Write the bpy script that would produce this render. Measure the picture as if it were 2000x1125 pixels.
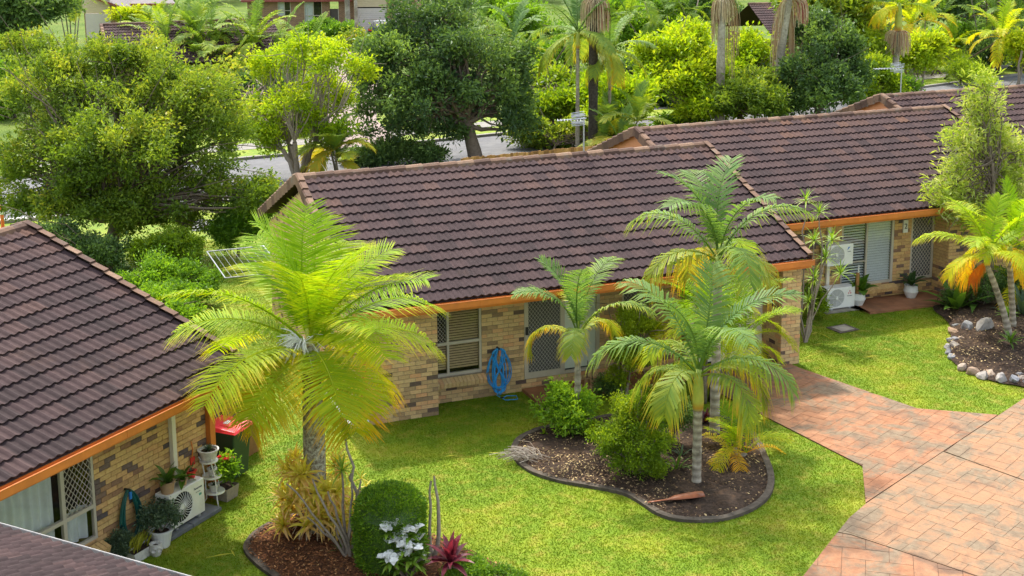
import bpy, bmesh, math, random
import numpy as np
from mathutils import Vector, Matrix, Euler

for o in list(bpy.data.objects): bpy.data.objects.remove(o, do_unlink=True)
scene = bpy.context.scene
COL = scene.collection
R = math.radians

# ---------------------------------------------------------------- camera
# world: +X along the brick units' fronts, +Y away from the street court, Z up; the drone hovers at (0,0,10)
FPX, PITCH, ROLL, CYPX, AZ, PHI = 2590.13, .187741, -.006691, 322.167, .377976, .852771
CAM = np.array([0., 0., 10.])
fwd = np.array([math.sin(AZ)*math.cos(PITCH), math.cos(AZ)*math.cos(PITCH), -math.sin(PITCH)])
rgt = np.array([math.cos(AZ), -math.sin(AZ), 0.]); upv = np.cross(rgt, fwd)
rgt, upv = math.cos(ROLL)*rgt+math.sin(ROLL)*upv, math.cos(ROLL)*upv-math.sin(ROLL)*rgt
cd = bpy.data.cameras.new('camera'); cam = bpy.data.objects.new('camera', cd); COL.objects.link(cam)
cam.matrix_world = Matrix(((rgt[0], upv[0], -fwd[0], 0), (rgt[1], upv[1], -fwd[1], 0), (rgt[2], upv[2], -fwd[2], 10), (0, 0, 0, 1)))
cd.sensor_width = 36; cd.lens = FPX/2000*36; cd.shift_y = -(562.5-CYPX)/2000
cd.clip_start = .5; cd.clip_end = 2000
scene.camera = cam

# ---------------------------------------------------------------- sky, sun, exposure
SUN_EL, SUN_AZ = R(57), R(3)          # the sun stands behind the units, a little to the right
w = bpy.data.worlds.new('World'); scene.world = w; w.use_nodes = True
nt = w.node_tree; nt.nodes.clear()
sky = nt.nodes.new('ShaderNodeTexSky'); sky.sky_type = 'NISHITA'; sky.sun_disc = False
sky.sun_elevation = SUN_EL; sky.sun_rotation = SUN_AZ; sky.air_density = 1.3; sky.dust_density = 3.0; sky.ozone_density = .6
bg = nt.nodes.new('ShaderNodeBackground'); bg.inputs[1].default_value = .15
wo = nt.nodes.new('ShaderNodeOutputWorld'); hs = nt.nodes.new('ShaderNodeHueSaturation'); hs.inputs['Saturation'].default_value = .55; nt.links.new(sky.outputs[0], hs.inputs['Color']); nt.links.new(hs.outputs[0], bg.inputs[0]); nt.links.new(bg.outputs[0], wo.inputs[0])
sl = bpy.data.lights.new('sun', 'SUN'); sun = bpy.data.objects.new('sun', sl); COL.objects.link(sun)
sl.energy = 2.0; sl.angle = R(2.6); sl.color = (1., .95, .86)
sd = Vector((math.sin(SUN_AZ)*math.cos(SUN_EL), math.cos(SUN_AZ)*math.cos(SUN_EL), math.sin(SUN_EL)))
sun.rotation_euler = (-sd).to_track_quat('-Z', 'Y').to_euler(); sun.location = (0, 40, 60)
vs = scene.view_settings; vs.view_transform = 'Standard'; vs.look = 'None'; vs.gamma = 1; vs.use_curve_mapping = False
vs.exposure = 1.52
scene.render.engine = 'CYCLES'
cy = scene.cycles; cy.max_bounces = 7; cy.diffuse_bounces = 3; cy.glossy_bounces = 2; cy.transmission_bounces = 4; cy.transparent_max_bounces = 8
cy.use_denoising = True; cy.caustics_reflective = False; cy.caustics_refractive = False

# ---------------------------------------------------------------- survey helpers
def ray(px, py): return fwd*FPX+rgt*(px-1000)-upv*(py-CYPX)
def G(px, py, z=0.):                       # the point of level z seen at a photo pixel
    d = ray(px, py); return CAM+d*((z-10)/d[2])
def HT(p, py):                             # height above p at which a plumb line reaches photo row py
    lo, hi = -2., 40.
    for _ in range(40):
        m = (lo+hi)/2; v = np.array([p[0], p[1], m])-CAM
        y = CYPX-FPX*(upv@v)/(fwd@v)
        if y > py: lo = m
        else: hi = m
    return lo
def PPM(p): return FPX/(fwd@(np.array([p[0], p[1], 0.])-CAM))   # photo pixels per metre there

# ---------------------------------------------------------------- object helpers
def link(o, parent=None):
    COL.objects.link(o)
    if parent is not None: o.parent = parent
    return o
def tag(o, label=None, cat=None, group=None, kind=None):
    if label: o['label'] = label
    if cat: o['category'] = cat
    if group: o['group'] = group
    if kind: o['kind'] = kind
    return o
def thing(name, label, cat, loc=(0, 0, 0), rz=0., group=None):
    o = bpy.data.objects.new(name, None); o.empty_display_size = .2
    o.location = (loc[0], loc[1], loc[2] if len(loc) > 2 else 0.); o.rotation_euler = (0, 0, rz)
    link(o); return tag(o, label, cat, group)
def npmesh(name, V, F, mat=None, tint=None, smooth=False):
    """V (n,3); F list of arrays (m,k)"""
    me = bpy.data.meshes.new(name)
    V = np.asarray(V, np.float32); F = [np.asarray(f, np.int32) for f in (F if isinstance(F, (list, tuple)) else [F]) if len(f)]
    me.vertices.add(len(V)); me.vertices.foreach_set('co', V.ravel())
    loops = np.concatenate([f.ravel() for f in F]); tot = np.concatenate([np.full(len(f), f.shape[1], np.int32) for f in F])
    me.loops.add(len(loops)); me.loops.foreach_set('vertex_index', loops)
    me.polygons.add(len(tot)); start = np.concatenate([[0], np.cumsum(tot)[:-1]]).astype(np.int32)
    me.polygons.foreach_set('loop_start', start); me.polygons.foreach_set('loop_total', tot)
    me.polygons.foreach_set('use_smooth', np.full(len(tot), bool(smooth)))
    if tint is not None:
        a = me.attributes.new('tint', 'FLOAT', 'POINT'); a.data.foreach_set('value', np.broadcast_to(np.asarray(tint, np.float32), (len(V),)).copy())
    if mat: me.materials.append(mat)
    me.update(calc_edges=True); me.validate()
    return me
class B:                                   # a bag of shapes that becomes ONE mesh
    def __init__(s): s.V = []; s.F4 = []; s.F3 = []; s.T = []; s.n = 0
    def add(s, V, F4=(), F3=(), t=.5):
        V = np.asarray(V, float).reshape(-1, 3)
        if len(F4): s.F4.append(np.asarray(F4, int)+s.n)
        if len(F3): s.F3.append(np.asarray(F3, int)+s.n)
        s.V.append(V); s.T.append(np.broadcast_to(np.asarray(t, float), (len(V),))); s.n += len(V); return s
    def box(s, a, b, t=.5, rz=0., c=None):
        x0, y0, z0 = a; x1, y1, z1 = b
        V = np.array([(x, y, z) for z in (z0, z1) for y in (y0, y1) for x in (x0, x1)], float)
        if rz:
            c = np.array([(x0+x1)/2, (y0+y1)/2, 0]) if c is None else np.array([*c, 0]); cc, ss = math.cos(rz), math.sin(rz)
            V = (V-c)@np.array([[cc, ss, 0], [-ss, cc, 0], [0, 0, 1]])+c
        return s.add(V, [(0, 2, 3, 1), (4, 5, 7, 6), (0, 1, 5, 4), (2, 6, 7, 3), (0, 4, 6, 2), (1, 3, 7, 5)], t=t)
    def tube(s, P, rad, n=6, t=.5, cap=True):
        P = np.asarray(P, float); m = len(P); rad = np.broadcast_to(np.asarray(rad, float), (m,)); T = np.gradient(P, axis=0)
        T /= np.linalg.norm(T, axis=1)[:, None]+1e-9
        ref = np.array([0., 0, 1]) if abs(T[:, 2]).mean() < .8 else np.array([1., 0, 0])
        A = np.cross(T, ref); A /= np.linalg.norm(A, axis=1)[:, None]+1e-9; Bn = np.cross(T, A)
        ang = np.arange(n)*2*math.pi/n
        V = (P[:, None, :]+rad[:, None, None]*(np.cos(ang)[None, :, None]*A[:, None, :]+np.sin(ang)[None, :, None]*Bn[:, None, :])).reshape(-1, 3)
        i = np.arange(m-1)[:, None]*n; j = np.arange(n)[None, :]; k = (j+1) % n
        F = np.stack([i+j, i+k, i+n+k, i+n+j], -1).reshape(-1, 4)
        tt = np.repeat(np.broadcast_to(np.asarray(t, float), (m,)), n)
        F3 = []
        if cap:
            V = np.vstack([V, P[:1], P[-1:]]); tt = np.append(tt, [tt[0], tt[-1]]); a = m*n
            F3 = [(a, (q+1) % n, q) for q in range(n)]+[(a+1, (m-1)*n+q, (m-1)*n+(q+1) % n) for q in range(n)]
        return s.add(V, F, F3, tt)
    def lathe(s, prof, n=16, c=(0, 0, 0), t=.5):          # profile of (r,z)
        m = len(prof); ang = np.arange(n)*2*math.pi/n; p = np.array(prof, float)
        V = np.stack([p[:, 0, None]*np.cos(ang)+c[0], p[:, 0, None]*np.sin(ang)+c[1], np.repeat(p[:, 1, None], n, 1)+c[2]], -1).reshape(-1, 3)
        i = np.arange(m-1)[:, None]*n; j = np.arange(n)[None, :]; k = (j+1) % n
        return s.add(V, np.stack([i+j, i+k, i+n+k, i+n+j], -1).reshape(-1, 4), t=t)
    def prism(s, P, z0, z1, t=.5):                       # polygon extruded upwards
        n = len(P); P = np.array(P, float)[:, :2]
        V = np.vstack([np.c_[P, np.full(n, z0)], np.c_[P, np.full(n, z1)]])
        s.add(V, [(i, (i+1) % n, n+(i+1) % n, n+i) for i in range(n)], t=t)
        tri = tess(P); off = s.n-2*n
        s.F3.append(np.array([(a+n, b+n, c+n) for a, b, c in tri])+off); return s
    def data(s):
        return (np.vstack(s.V), [np.vstack(f) for f in (s.F4, s.F3) if len(f)], np.concatenate(s.T))
    def mesh(s, name, mat, smooth=False):
        V, F, T = s.data(); return npmesh(name, V, F, mat, T, smooth)
    def obj(s, name, mat, parent=None, smooth=False, kind=None, loc=None, rot=None):
        o = bpy.data.objects.new(name, s.mesh(name, mat, smooth))
        if loc is not None: o.location = loc
        if rot is not None: o.rotation_euler = rot
        link(o, parent)
        if kind: o['kind'] = kind
        return o
def tess(P):                                             # ear clipping by mathutils
    from mathutils.geometry import tessellate_polygon
    r = tessellate_polygon([[Vector((p[0], p[1], 0)) for p in P]])
    out = []
    for a, b, c in r:
        ar = (P[b][0]-P[a][0])*(P[c][1]-P[a][1])-(P[b][1]-P[a][1])*(P[c][0]-P[a][0])
        out.append((a, b, c) if ar > 0 else (a, c, b))
    return out
def inst(me, name, parent, loc, rot=(0, 0, 0), scale=(1, 1, 1)):
    o = bpy.data.objects.new(name, me); o.location = loc; o.rotation_euler = rot; o.scale = scale
    return link(o, parent)
def bevel(o, w=.01, seg=2):
    m = o.modifiers.new('bevel', 'BEVEL'); m.width = w; m.segments = seg; m.limit_method = 'ANGLE'; return o
def text(body, size, parent, loc, rot, mat, name='lettering', depth=.002):
    c = bpy.data.curves.new(name, 'FONT'); c.body = body; c.size = size; c.extrude = depth; c.align_x = 'CENTER'; c.align_y = 'CENTER'; c.resolution_u = 2
    tmp = bpy.data.objects.new(name+'_tmp', c); COL.objects.link(tmp)
    dg = bpy.context.evaluated_depsgraph_get(); dg.update()
    me = bpy.data.meshes.new_from_object(tmp.evaluated_get(dg)); bpy.data.objects.remove(tmp); bpy.data.curves.remove(c)
    me.materials.clear(); me.materials.append(mat)
    return inst(me, name, parent, loc, rot)
def inpoly(x, y, P):
    c = np.zeros(np.shape(x), bool); n = len(P)
    for i in range(n):
        x0, y0 = P[i][0], P[i][1]; x1, y1 = P[i-1][0], P[i-1][1]
        if y0 == y1: continue
        c ^= ((y0 > y) != (y1 > y)) & (x < (x1-x0)*(y-y0)/(y1-y0)+x0)
    return c
def clip(P, Q):                                          # polygon P clipped to convex ccw polygon Q
    for i in range(len(Q)):
        a, b = Q[i], Q[(i+1) % len(Q)]; out = []
        f = lambda p: (b[0]-a[0])*(p[1]-a[1])-(b[1]-a[1])*(p[0]-a[0])
        for j in range(len(P)):
            p, q = P[j-1], P[j]; fp, fq = f(p), f(q)
            if (fp >= 0) != (fq >= 0):
                k = fp/(fp-fq); out.append((p[0]+k*(q[0]-p[0]), p[1]+k*(q[1]-p[1])))
            if fq >= 0: out.append(q)
        P = out
        if len(P) < 3: return []
    return P
def area(P): return .5*sum(P[i-1][0]*P[i][1]-P[i][0]*P[i-1][1] for i in range(len(P)))
def smooth_loop(P, k=4):                                 # closed Catmull-Rom
    P = np.array(P, float)[:, :2]; n = len(P); out = []
    for i in range(n):
        a, b, c, d = P[i-1], P[i], P[(i+1) % n], P[(i+2) % n]
        for j in range(k):
            t = j/k; out.append(.5*((2*b)+(c-a)*t+(2*a-5*b+4*c-d)*t*t+(3*b-a-3*c+d)*t**3))
    return np.array(out)

# ---------------------------------------------------------------- materials
def srgb(r, g, b): return tuple(((v/255)/12.92 if v/255 <= .04045 else ((v/255+.055)/1.055)**2.4) for v in (r, g, b))+(1,)
def newmat(name):
    m = bpy.data.materials.new(name); m.use_nodes = True; n = m.node_tree; n.nodes.clear()
    out = n.nodes.new('ShaderNodeOutputMaterial'); return m, n, out
def ramp(n, fac, stops, interp='LINEAR'):
    r = n.nodes.new('ShaderNodeValToRGB'); r.color_ramp.interpolation = interp; e = r.color_ramp.elements
    while len(e) < len(stops): e.new(.5)
    for q, (p, c) in zip(e, stops): q.position = p; q.color = c if len(c) == 4 else (*c, 1)
    n.links.new(fac, r.inputs[0]); return r.outputs[0]
def noise(n, scale, detail=4, rough=.6, coord='pos', w=None, dist=0.):
    t = n.nodes.new('ShaderNodeTexNoise'); t.inputs['Scale'].default_value = scale; t.inputs['Detail'].default_value = detail; t.inputs['Roughness'].default_value = rough; t.inputs['Distortion'].default_value = dist
    if coord == 'pos': g = n.nodes.new('ShaderNodeNewGeometry'); n.links.new(g.outputs['Position'], t.inputs['Vector'])
    elif coord == 'obj': g = n.nodes.new('ShaderNodeTexCoord'); n.links.new(g.outputs['Object'], t.inputs['Vector'])
    else: n.links.new(coord, t.inputs['Vector'])
    return t.outputs[0]
def mix(n, fac, a, b, mode='MIX'):
    m = n.nodes.new('ShaderNodeMix'); m.data_type = 'RGBA'; m.blend_type = mode
    for k, v in ((0, fac), (6, a), (7, b)):
        if isinstance(v, (int, float)): m.inputs[k].default_value = v
        elif isinstance(v, tuple): m.inputs[k].default_value = v if len(v) == 4 else (*v, 1)
        else: n.links.new(v, m.inputs[k])
    return m.outputs[2]
def mapr(n, v, a, b, c=0., d=1.):
    m = n.nodes.new('ShaderNodeMapRange'); n.links.new(v, m.inputs[0])
    for k, x in enumerate((a, b, c, d)): m.inputs[k+1].default_value = x
    return m.outputs[0]
def math2(n, op, a, b=0.):
    m = n.nodes.new('ShaderNodeMath'); m.operation = op
    for k, v in enumerate((a, b)):
        if isinstance(v, (int, float)): m.inputs[k].default_value = v
        else: n.links.new(v, m.inputs[k])
    return m.outputs[0]
def attr(n, name='tint'):
    a = n.nodes.new('ShaderNodeAttribute'); a.attribute_name = name; return a.outputs['Fac']
def bump(n, h, strength=.3, dist=.02):
    b = n.nodes.new('ShaderNodeBump'); b.inputs['Strength'].default_value = strength; b.inputs['Distance'].default_value = dist
    n.links.new(h, b.inputs['Height']); return b.outputs[0]
def principled(n, out, col, rough=.7, spec=.3, metal=0., normal=None):
    p = n.nodes.new('ShaderNodeBsdfPrincipled')
    if isinstance(col, tuple): p.inputs['Base Color'].default_value = col if len(col) == 4 else (*col, 1)
    else: n.links.new(col, p.inputs['Base Color'])
    if isinstance(rough, (int, float)): p.inputs['Roughness'].default_value = rough
    else: n.links.new(rough, p.inputs['Roughness'])
    p.inputs['Specular IOR Level'].default_value = spec; p.inputs['Metallic'].default_value = metal
    if normal is not None: n.links.new(normal, p.inputs['Normal'])
    if out is not None: n.links.new(p.outputs[0], out.inputs[0])
    return p
def plain(name, col, rough=.6, spec=.3, var=.25, scale=6., metal=0., bmp=.1, bscale=40., dirt=None):
    """one colour with soft unevenness, grain and a little dirt"""
    m, n, out = newmat(name); c = np.array(col[:3])
    base = ramp(n, noise(n, scale, 5), [(.3, tuple(c*(1-var))), (.7, tuple(np.minimum(c*(1+var*.6), .95)))])
    if dirt: base = mix(n, mapr(n, noise(n, scale*.4, 6, .7), .5, .75, 0, .7), base, dirt)
    principled(n, out, base, rough, spec, metal, bump(n, noise(n, bscale, 4), bmp, .01)); return m
def tinted(name, stops, rough=.75, spec=.25, n_scale=20., n_amt=.35, bmp=.25, bscale=60., stain=None, dist=.006, coord='pos'):
    """colour by each piece's own tint, with grain; stain = (colour, scale, lo, hi)"""
    m, n, out = newmat(name); c = ramp(n, attr(n), stops)
    g = noise(n, n_scale, 6, .65, coord)
    c = mix(n, n_amt, c, ramp(n, g, [(.25, (.25,)*3), (.5, (.5,)*3), (.75, (.78,)*3)]), 'OVERLAY')
    if stain: c = mix(n, mapr(n, noise(n, stain[1], 6, .7, coord), stain[2], stain[3], 0, .85), c, stain[0])
    principled(n, out, c, rough, spec, 0, bump(n, noise(n, bscale, 5, .7, coord), bmp, dist)); return m
def leafmat(name, stops, trans=.42, rough=.45, spec=.35, tmul=(1.35, 1.25, .55), var=.3, vs=1.2):
    m, n, out = newmat(name); c = ramp(n, attr(n), stops)
    v = noise(n, vs, 3)
    c = mix(n, var, c, ramp(n, v, [(.3, (.3,)*3), (.7, (.7,)*3)]), 'OVERLAY')
    p = principled(n, None, c, rough, spec)
    t = n.nodes.new('ShaderNodeBsdfTranslucent'); n.links.new(mix(n, 1., c, (*tmul, 1), 'MULTIPLY'), t.inputs[0])
    mx = n.nodes.new('ShaderNodeMixShader'); mx.inputs[0].default_value = trans
    n.links.new(p.outputs[0], mx.inputs[1]); n.links.new(t.outputs[0], mx.inputs[2]); n.links.new(mx.outputs[0], out.inputs[0]); return m
# ---------------------------------------------------------------- shared materials
MAT = {}
MAT['tile'] = tinted('roof_tile', [(0, (0.037, 0.026, 0.026)), (.3, (0.051, 0.033, 0.033)), (.55, (0.065, 0.041, 0.039)), (.8, (0.084, 0.049, 0.041)), (1, (0.123, 0.066, 0.044))], .85, .12, 9., .5, .35, 90., ((.1, .058, .042), 1.1, .58, .9))
MAT['ridge'] = tinted('ridge_tile', [(0, (0.079, 0.044, 0.031)), (.5, (0.132, 0.075, 0.048)), (1, (0.194, 0.119, 0.075))], .8, .2, 14., .6, .4, 70., ((.16, .15, .12), 3., .55, .75))
MAT['brick'] = tinted('brick', [(0, (0.116, 0.077, 0.064)), (.06, (0.168, 0.116, 0.084)), (.12, (0.386, 0.258, 0.141)), (.35, (0.540, 0.361, 0.181)), (.65, (0.644, 0.451, 0.232)), (.85, (0.644, 0.399, 0.206)), (1, (0.644, 0.335, 0.168))], .85, .2, 26., .4, .4, 120.)
MAT['brickdark'] = tinted('brick_mottled', [(0, (0.103, 0.083, 0.085)), (.12, (0.179, 0.124, 0.103)), (.2, (0.304, 0.166, 0.097)), (.3, (0.511, 0.317, 0.138)), (.7, (0.649, 0.428, 0.179)), (1, (0.580, 0.331, 0.152))], .85, .2, 22., .5, .4, 120.)
MAT['mortar'] = plain('mortar', (.33, .27, .19), .95, .1, .3, 20)
MAT['mortar2'] = plain('mortar_brown', (.22, .15, .085), .95, .1, .3, 20)
MAT['orange'] = plain('orange_gutter_paint', (.64, .2, .04), .42, .4, .14, 3, bmp=.05, dirt=(.36, .12, .04))
MAT['orangeboard'] = plain('orange_gable_board', (.6, .25, .11), .6, .3, .12, 2.)
MAT['gutterwhite'] = plain('white_gutter_paint', (.32, .31, .3), .6, .2, .2, 4, dirt=(.16, .15, .14))
MAT['alu'] = plain('beige_aluminium', (.5, .44, .36), .4, .5, .08, 5, bmp=.02)
MAT['cream'] = plain('cream_paint', (.74, .69, .58), .55, .3, .08, 3, bmp=.03)
MAT['white'] = plain('white_enamel', (.78, .77, .73), .4, .4, .06, 4, bmp=.03, dirt=(.55, .52, .46))
MAT['offwhite'] = plain('off_white_concrete', (.62, .6, .55), .75, .25, .2, 12, dirt=(.35, .32, .27))
MAT['doorpanel'] = plain('pale_green_door_paint', (.62, .66, .58), .5, .35, .06, 2, bmp=.03)
MAT['dark'] = plain('near_black_shade', (.025, .024, .022), .8, .1, .2)  # near-black colour stands in for shade in rooms, gaps and openings
MAT['blind'] = plain('tan_blind', (.58, .42, .24), .6, .3, .12, 10)
MAT['blindw'] = plain('white_blind', (.7, .72, .74), .5, .3, .06, 10)
MAT['curtain'] = plain('white_curtain', (.72, .74, .76), .8, .1, .12, 5)
MAT['screen'] = plain('screen_mesh_metal', (.52, .49, .43), .45, .5, .1, 10)
MAT['flymesh'] = plain('grey_fly_mesh', (.11, .105, .1), .8, .2, .2, 30)
MAT['concrete'] = plain('grey_concrete', (.3, .27, .22), .9, .2, .35, 5, bmp=.4, dirt=(.12, .1, .08))
MAT['edging'] = plain('weathered_edging', (.105, .085, .065), .9, .2, .4, 6, bmp=.5, dirt=(.06, .05, .04))
MAT['asphalt'] = plain('asphalt', (.13, .13, .135), .85, .25, .25, 2, bmp=.3, bscale=80, dirt=(.2, .19, .18))
MAT['kerb'] = plain('kerb_concrete', (.24, .225, .2), .85, .2, .25, 3, dirt=(.2, .18, .15))
MAT['pink'] = plain('pink_concrete', (.27, .2, .175), .8, .2, .15, .6, dirt=(.2, .16, .145))
MAT['paint'] = plain('road_paint', (.75, .75, .72), .7, .3, .15, 8)
MAT['soil'] = plain('dark_mulch_soil', (.052, .036, .027), .95, .1, .6, 14, bmp=.8, bscale=50, dirt=(.12, .07, .04))
MAT['soilred'] = plain('red_bark_mulch_soil', (.15, .065, .03), .95, .1, .55, 14, bmp=.8, bscale=50, dirt=(.06, .035, .02))
MAT['terracotta_slab'] = plain('terracotta_porch', (.3, .13, .065), .7, .3, .4, 2.5, bmp=.15, dirt=(.12, .07, .04))
MAT['timber'] = tinted('fence_timber', [(0, (.2, .1, .04)), (.5, (.38, .19, .07)), (1, (.5, .28, .11))], .8, .2, 8., .5)
MAT['greytimber'] = tinted('grey_timber', [(0, (.13, .1, .06)), (1, (.24, .19, .12))], .85, .15, 7., .6)
MAT['galv'] = plain('galvanised_metal', (.5, .52, .55), .4, .5, .12, 20, .6)
MAT['black'] = plain('black_plastic', (.02, .02, .022), .5, .4, .2)
MAT['bark'] = tinted('grey_bark', [(0, (.05, .036, .026)), (.5, (.15, .115, .085)), (1, (.3, .25, .19))], .9, .15, 12., .7, .8, 30.)
MAT['paletrunk'] = tinted('pale_palm_trunk', [(0, (.1, .075, .055)), (.5, (.32, .28, .22)), (1, (.55, .5, .42))], .85, .2, 9., .8, .7, 26., ((.1, .09, .06), 5., .55, .7))
m, n, out = newmat('lichen_palm_trunk')
c = ramp(n, noise(n, 18, 6, .7), [(.3, (.05, .042, .034)), (.44, (.24, .2, .15)), (.54, (.42, .4, .32)), (.66, (.58, .58, .47)), (.8, (.2, .16, .12))])
principled(n, out, c, .9, .15, 0, bump(n, noise(n, 22, 6, .7), .9, .02)); MAT['lichentrunk'] = m
m, n, out = newmat('dark_palm_trunk')
c = ramp(n, noise(n, 9, 5, .7), [(.3, (.03, .024, .02)), (.6, (.075, .062, .052)), (.8, (.13, .11, .09))])
principled(n, out, c, .9, .15, 0, bump(n, noise(n, 22, 5), .6, .02)); MAT['darktrunk'] = m
MAT['shaft'] = tinted('crownshaft', [(0, (.3, .4, .06)), (.5, (.5, .48, .1)), (.8, (.6, .34, .06)), (1, (.55, .5, .36))], .45, .4, 6., .4)
m, n, out = newmat('window_glass')
gl = n.nodes.new('ShaderNodeBsdfGlossy'); gl.inputs[1].default_value = .03; tr = n.nodes.new('ShaderNodeBsdfTransparent'); tr.inputs[0].default_value = (.93, .94, .93, 1)
fr = n.nodes.new('ShaderNodeLayerWeight'); fr.inputs[0].default_value = .12; mx = n.nodes.new('ShaderNodeMixShader')
n.links.new(mapr(n, fr.outputs[1], 0, 1, .03, .35), mx.inputs[0]); n.links.new(tr.outputs[0], mx.inputs[1]); n.links.new(gl.outputs[0], mx.inputs[2]); n.links.new(mx.outputs[0], out.inputs[0]); MAT['glass'] = m

def grassmat(name, blades):
    m, n, out = newmat(name)
    a = noise(n, .55, 5, .65); b = noise(n, 3.2, 5, .7); c3 = noise(n, 34., 4, .7)
    col = ramp(n, a, [(.28, (0.103, 0.185, 0.010)), (.48, (0.155, 0.237, 0.011)), (.62, (0.228, 0.280, 0.015)), (.78, (0.318, 0.301, 0.030))])
    col = mix(n, mapr(n, b, .5, .72, 0, .75), col, (0.344, 0.284, 0.052))
    col = mix(n, mapr(n, b, .25, .42, .7, 0), col, (0.073, 0.150, 0.009))
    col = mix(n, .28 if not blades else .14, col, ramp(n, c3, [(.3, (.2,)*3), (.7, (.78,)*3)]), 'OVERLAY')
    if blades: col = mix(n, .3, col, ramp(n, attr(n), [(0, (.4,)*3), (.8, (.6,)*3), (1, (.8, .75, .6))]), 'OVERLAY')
    p = principled(n, None, col, .7, .15, 0, None if blades else bump(n, noise(n, 60, 5, .8), .7, .03))
    t = n.nodes.new('ShaderNodeBsdfTranslucent'); n.links.new(mix(n, 1., col, (1.3, 1.25, .5, 1), 'MULTIPLY'), t.inputs[0])
    mx = n.nodes.new('ShaderNodeMixShader'); mx.inputs[0].default_value = .3 if blades else 0.
    n.links.new(p.outputs[0], mx.inputs[1]); n.links.new(t.outputs[0], mx.inputs[2]); n.links.new(mx.outputs[0], out.inputs[0]); return m
MAT['lawn'] = grassmat('lawn_turf', False); MAT['blades'] = grassmat('grass_blades', True)
m, n, out = newmat('rough_ground')
c = ramp(n, noise(n, .25, 6, .7), [(.3, (.05, .085, .018)), (.5, (.1, .15, .025)), (.7, (.15, .17, .04))])
principled(n, out, c, .95, .1, 0, bump(n, noise(n, 12, 5, .8), .7, .06)); MAT['ground'] = m

def stampmat(name, grey, tan=0.):
    m, n, out = newmat(name)
    c = ramp(n, noise(n, 5., 5, .7), [(.3, (0.215, 0.090, 0.045)), (.55, (0.310, 0.142, 0.069)), (.75, (0.361, 0.189, 0.103))])
    c = mix(n, math2(n, 'MULTIPLY', attr(n), .22), c, (0.310, 0.206, 0.129))
    if tan: c = mix(n, tan, c, (0.310, 0.194, 0.107))
    c = mix(n, mapr(n, noise(n, 1.15, 8, .72, dist=.7), .53-grey, .62-grey*.7, 0, .85), c, ramp(n, noise(n, 8, 5, .7), [(.3, (0.112, 0.086, 0.056)), (.7, (0.232, 0.189, 0.125))]))
    c = mix(n, mapr(n, noise(n, 1.1, 7, .72, dist=.8), .53, .68, 0, .8), c, (0.112, 0.073, 0.050))
    c = mix(n, mapr(n, noise(n, 22, 6, .75), .55, .72, 0, .6), c, (0.095, 0.069, 0.052))
    c = mix(n, .25, c, ramp(n, noise(n, 90, 4, .7), [(.3, (.25,)*3), (.7, (.75,)*3)]), 'OVERLAY')
    principled(n, out, c, .8, .22, 0, bump(n, noise(n, 20, 6, .75), .5, .012)); return m
MAT['stamp'] = stampmat('stamped_concrete', .09, .45); MAT['stamp2'] = stampmat('stamped_concrete_worn', .06)
MAT['joint'] = plain('stamped_joint', (.15, .088, .058), .95, .1, .5, 6)

# ---------------------------------------------------------------- ground, lawns, road
def struct(name, P, z, mat, thick=0.):
    b = B()
    if thick: b.prism(P, z-thick, z)
    else:
        P = np.array(P, float)[:, :2]; b.add(np.c_[P, np.full(len(P), z)], F3=tess(P))
    return tag(b.obj(name, mat), kind='structure')
struct('ground', [(-900, -300), (900, -300), (900, 1500), (-900, 1500)], -.035, MAT['ground'])
LAWN = [(-12, 8), (40, 8), (46, 44.6), (12, 42.9), (-12, 42.2)]
struct('lawn', LAWN, 0., MAT['lawn'])
ROADC = [(-80, 48.8), (-20, 49.6), (5, 50.2), (16, 51.2), (30, 53.4), (50, 57.5), (90, 68)]
def offs(C, d):
    C = np.array(C, float); T = np.gradient(C, axis=0); T /= np.linalg.norm(T, axis=1)[:, None]; return C+np.c_[-T[:, 1], T[:, 0]]*d
def strip(name, C, a, b_, z, mat, thick=0.):
    P = np.vstack([offs(C, a), offs(C, b_)[::-1]]); return struct(name, P, z, mat, thick)
strip('verge', ROADC, -8.2, -4., -.012, MAT['lawn']); strip('verge', ROADC, 4., 12.5, -.012, MAT['lawn'])
strip('road', ROADC, -3.8, 3.9, -.02, MAT['asphalt'])
strip('kerb', ROADC, 3.9, 4.12, .09, MAT['kerb'], .13); strip('kerb', ROADC, -4.02, -3.8, .09, MAT['kerb'], .13)
strip('road_marking', ROADC[:4], -3.35, -3.2, -.014, MAT['paint'])
strip('footpath', ROADC, 6.2, 7.7, .0, MAT['kerb'])
g1 = G(695, 64); g2 = G(812, 64); ga = G(640, 250); gb = G(735, 235); gc = G(640, 305); gd = G(800, 296); gm = G(640, 140); gn = G(742, 130)
struct('far_driveway', [g1[:2], gm[:2], ga[:2], gc[:2], gd[:2], gb[:2], gn[:2], g2[:2]], .01, MAT['pink'])
struct('crossover', [G(372, 452)[:2], G(418, 452)[:2], G(425, 430)[:2], G(376, 428)[:2]], .012, MAT['asphalt'])

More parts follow.
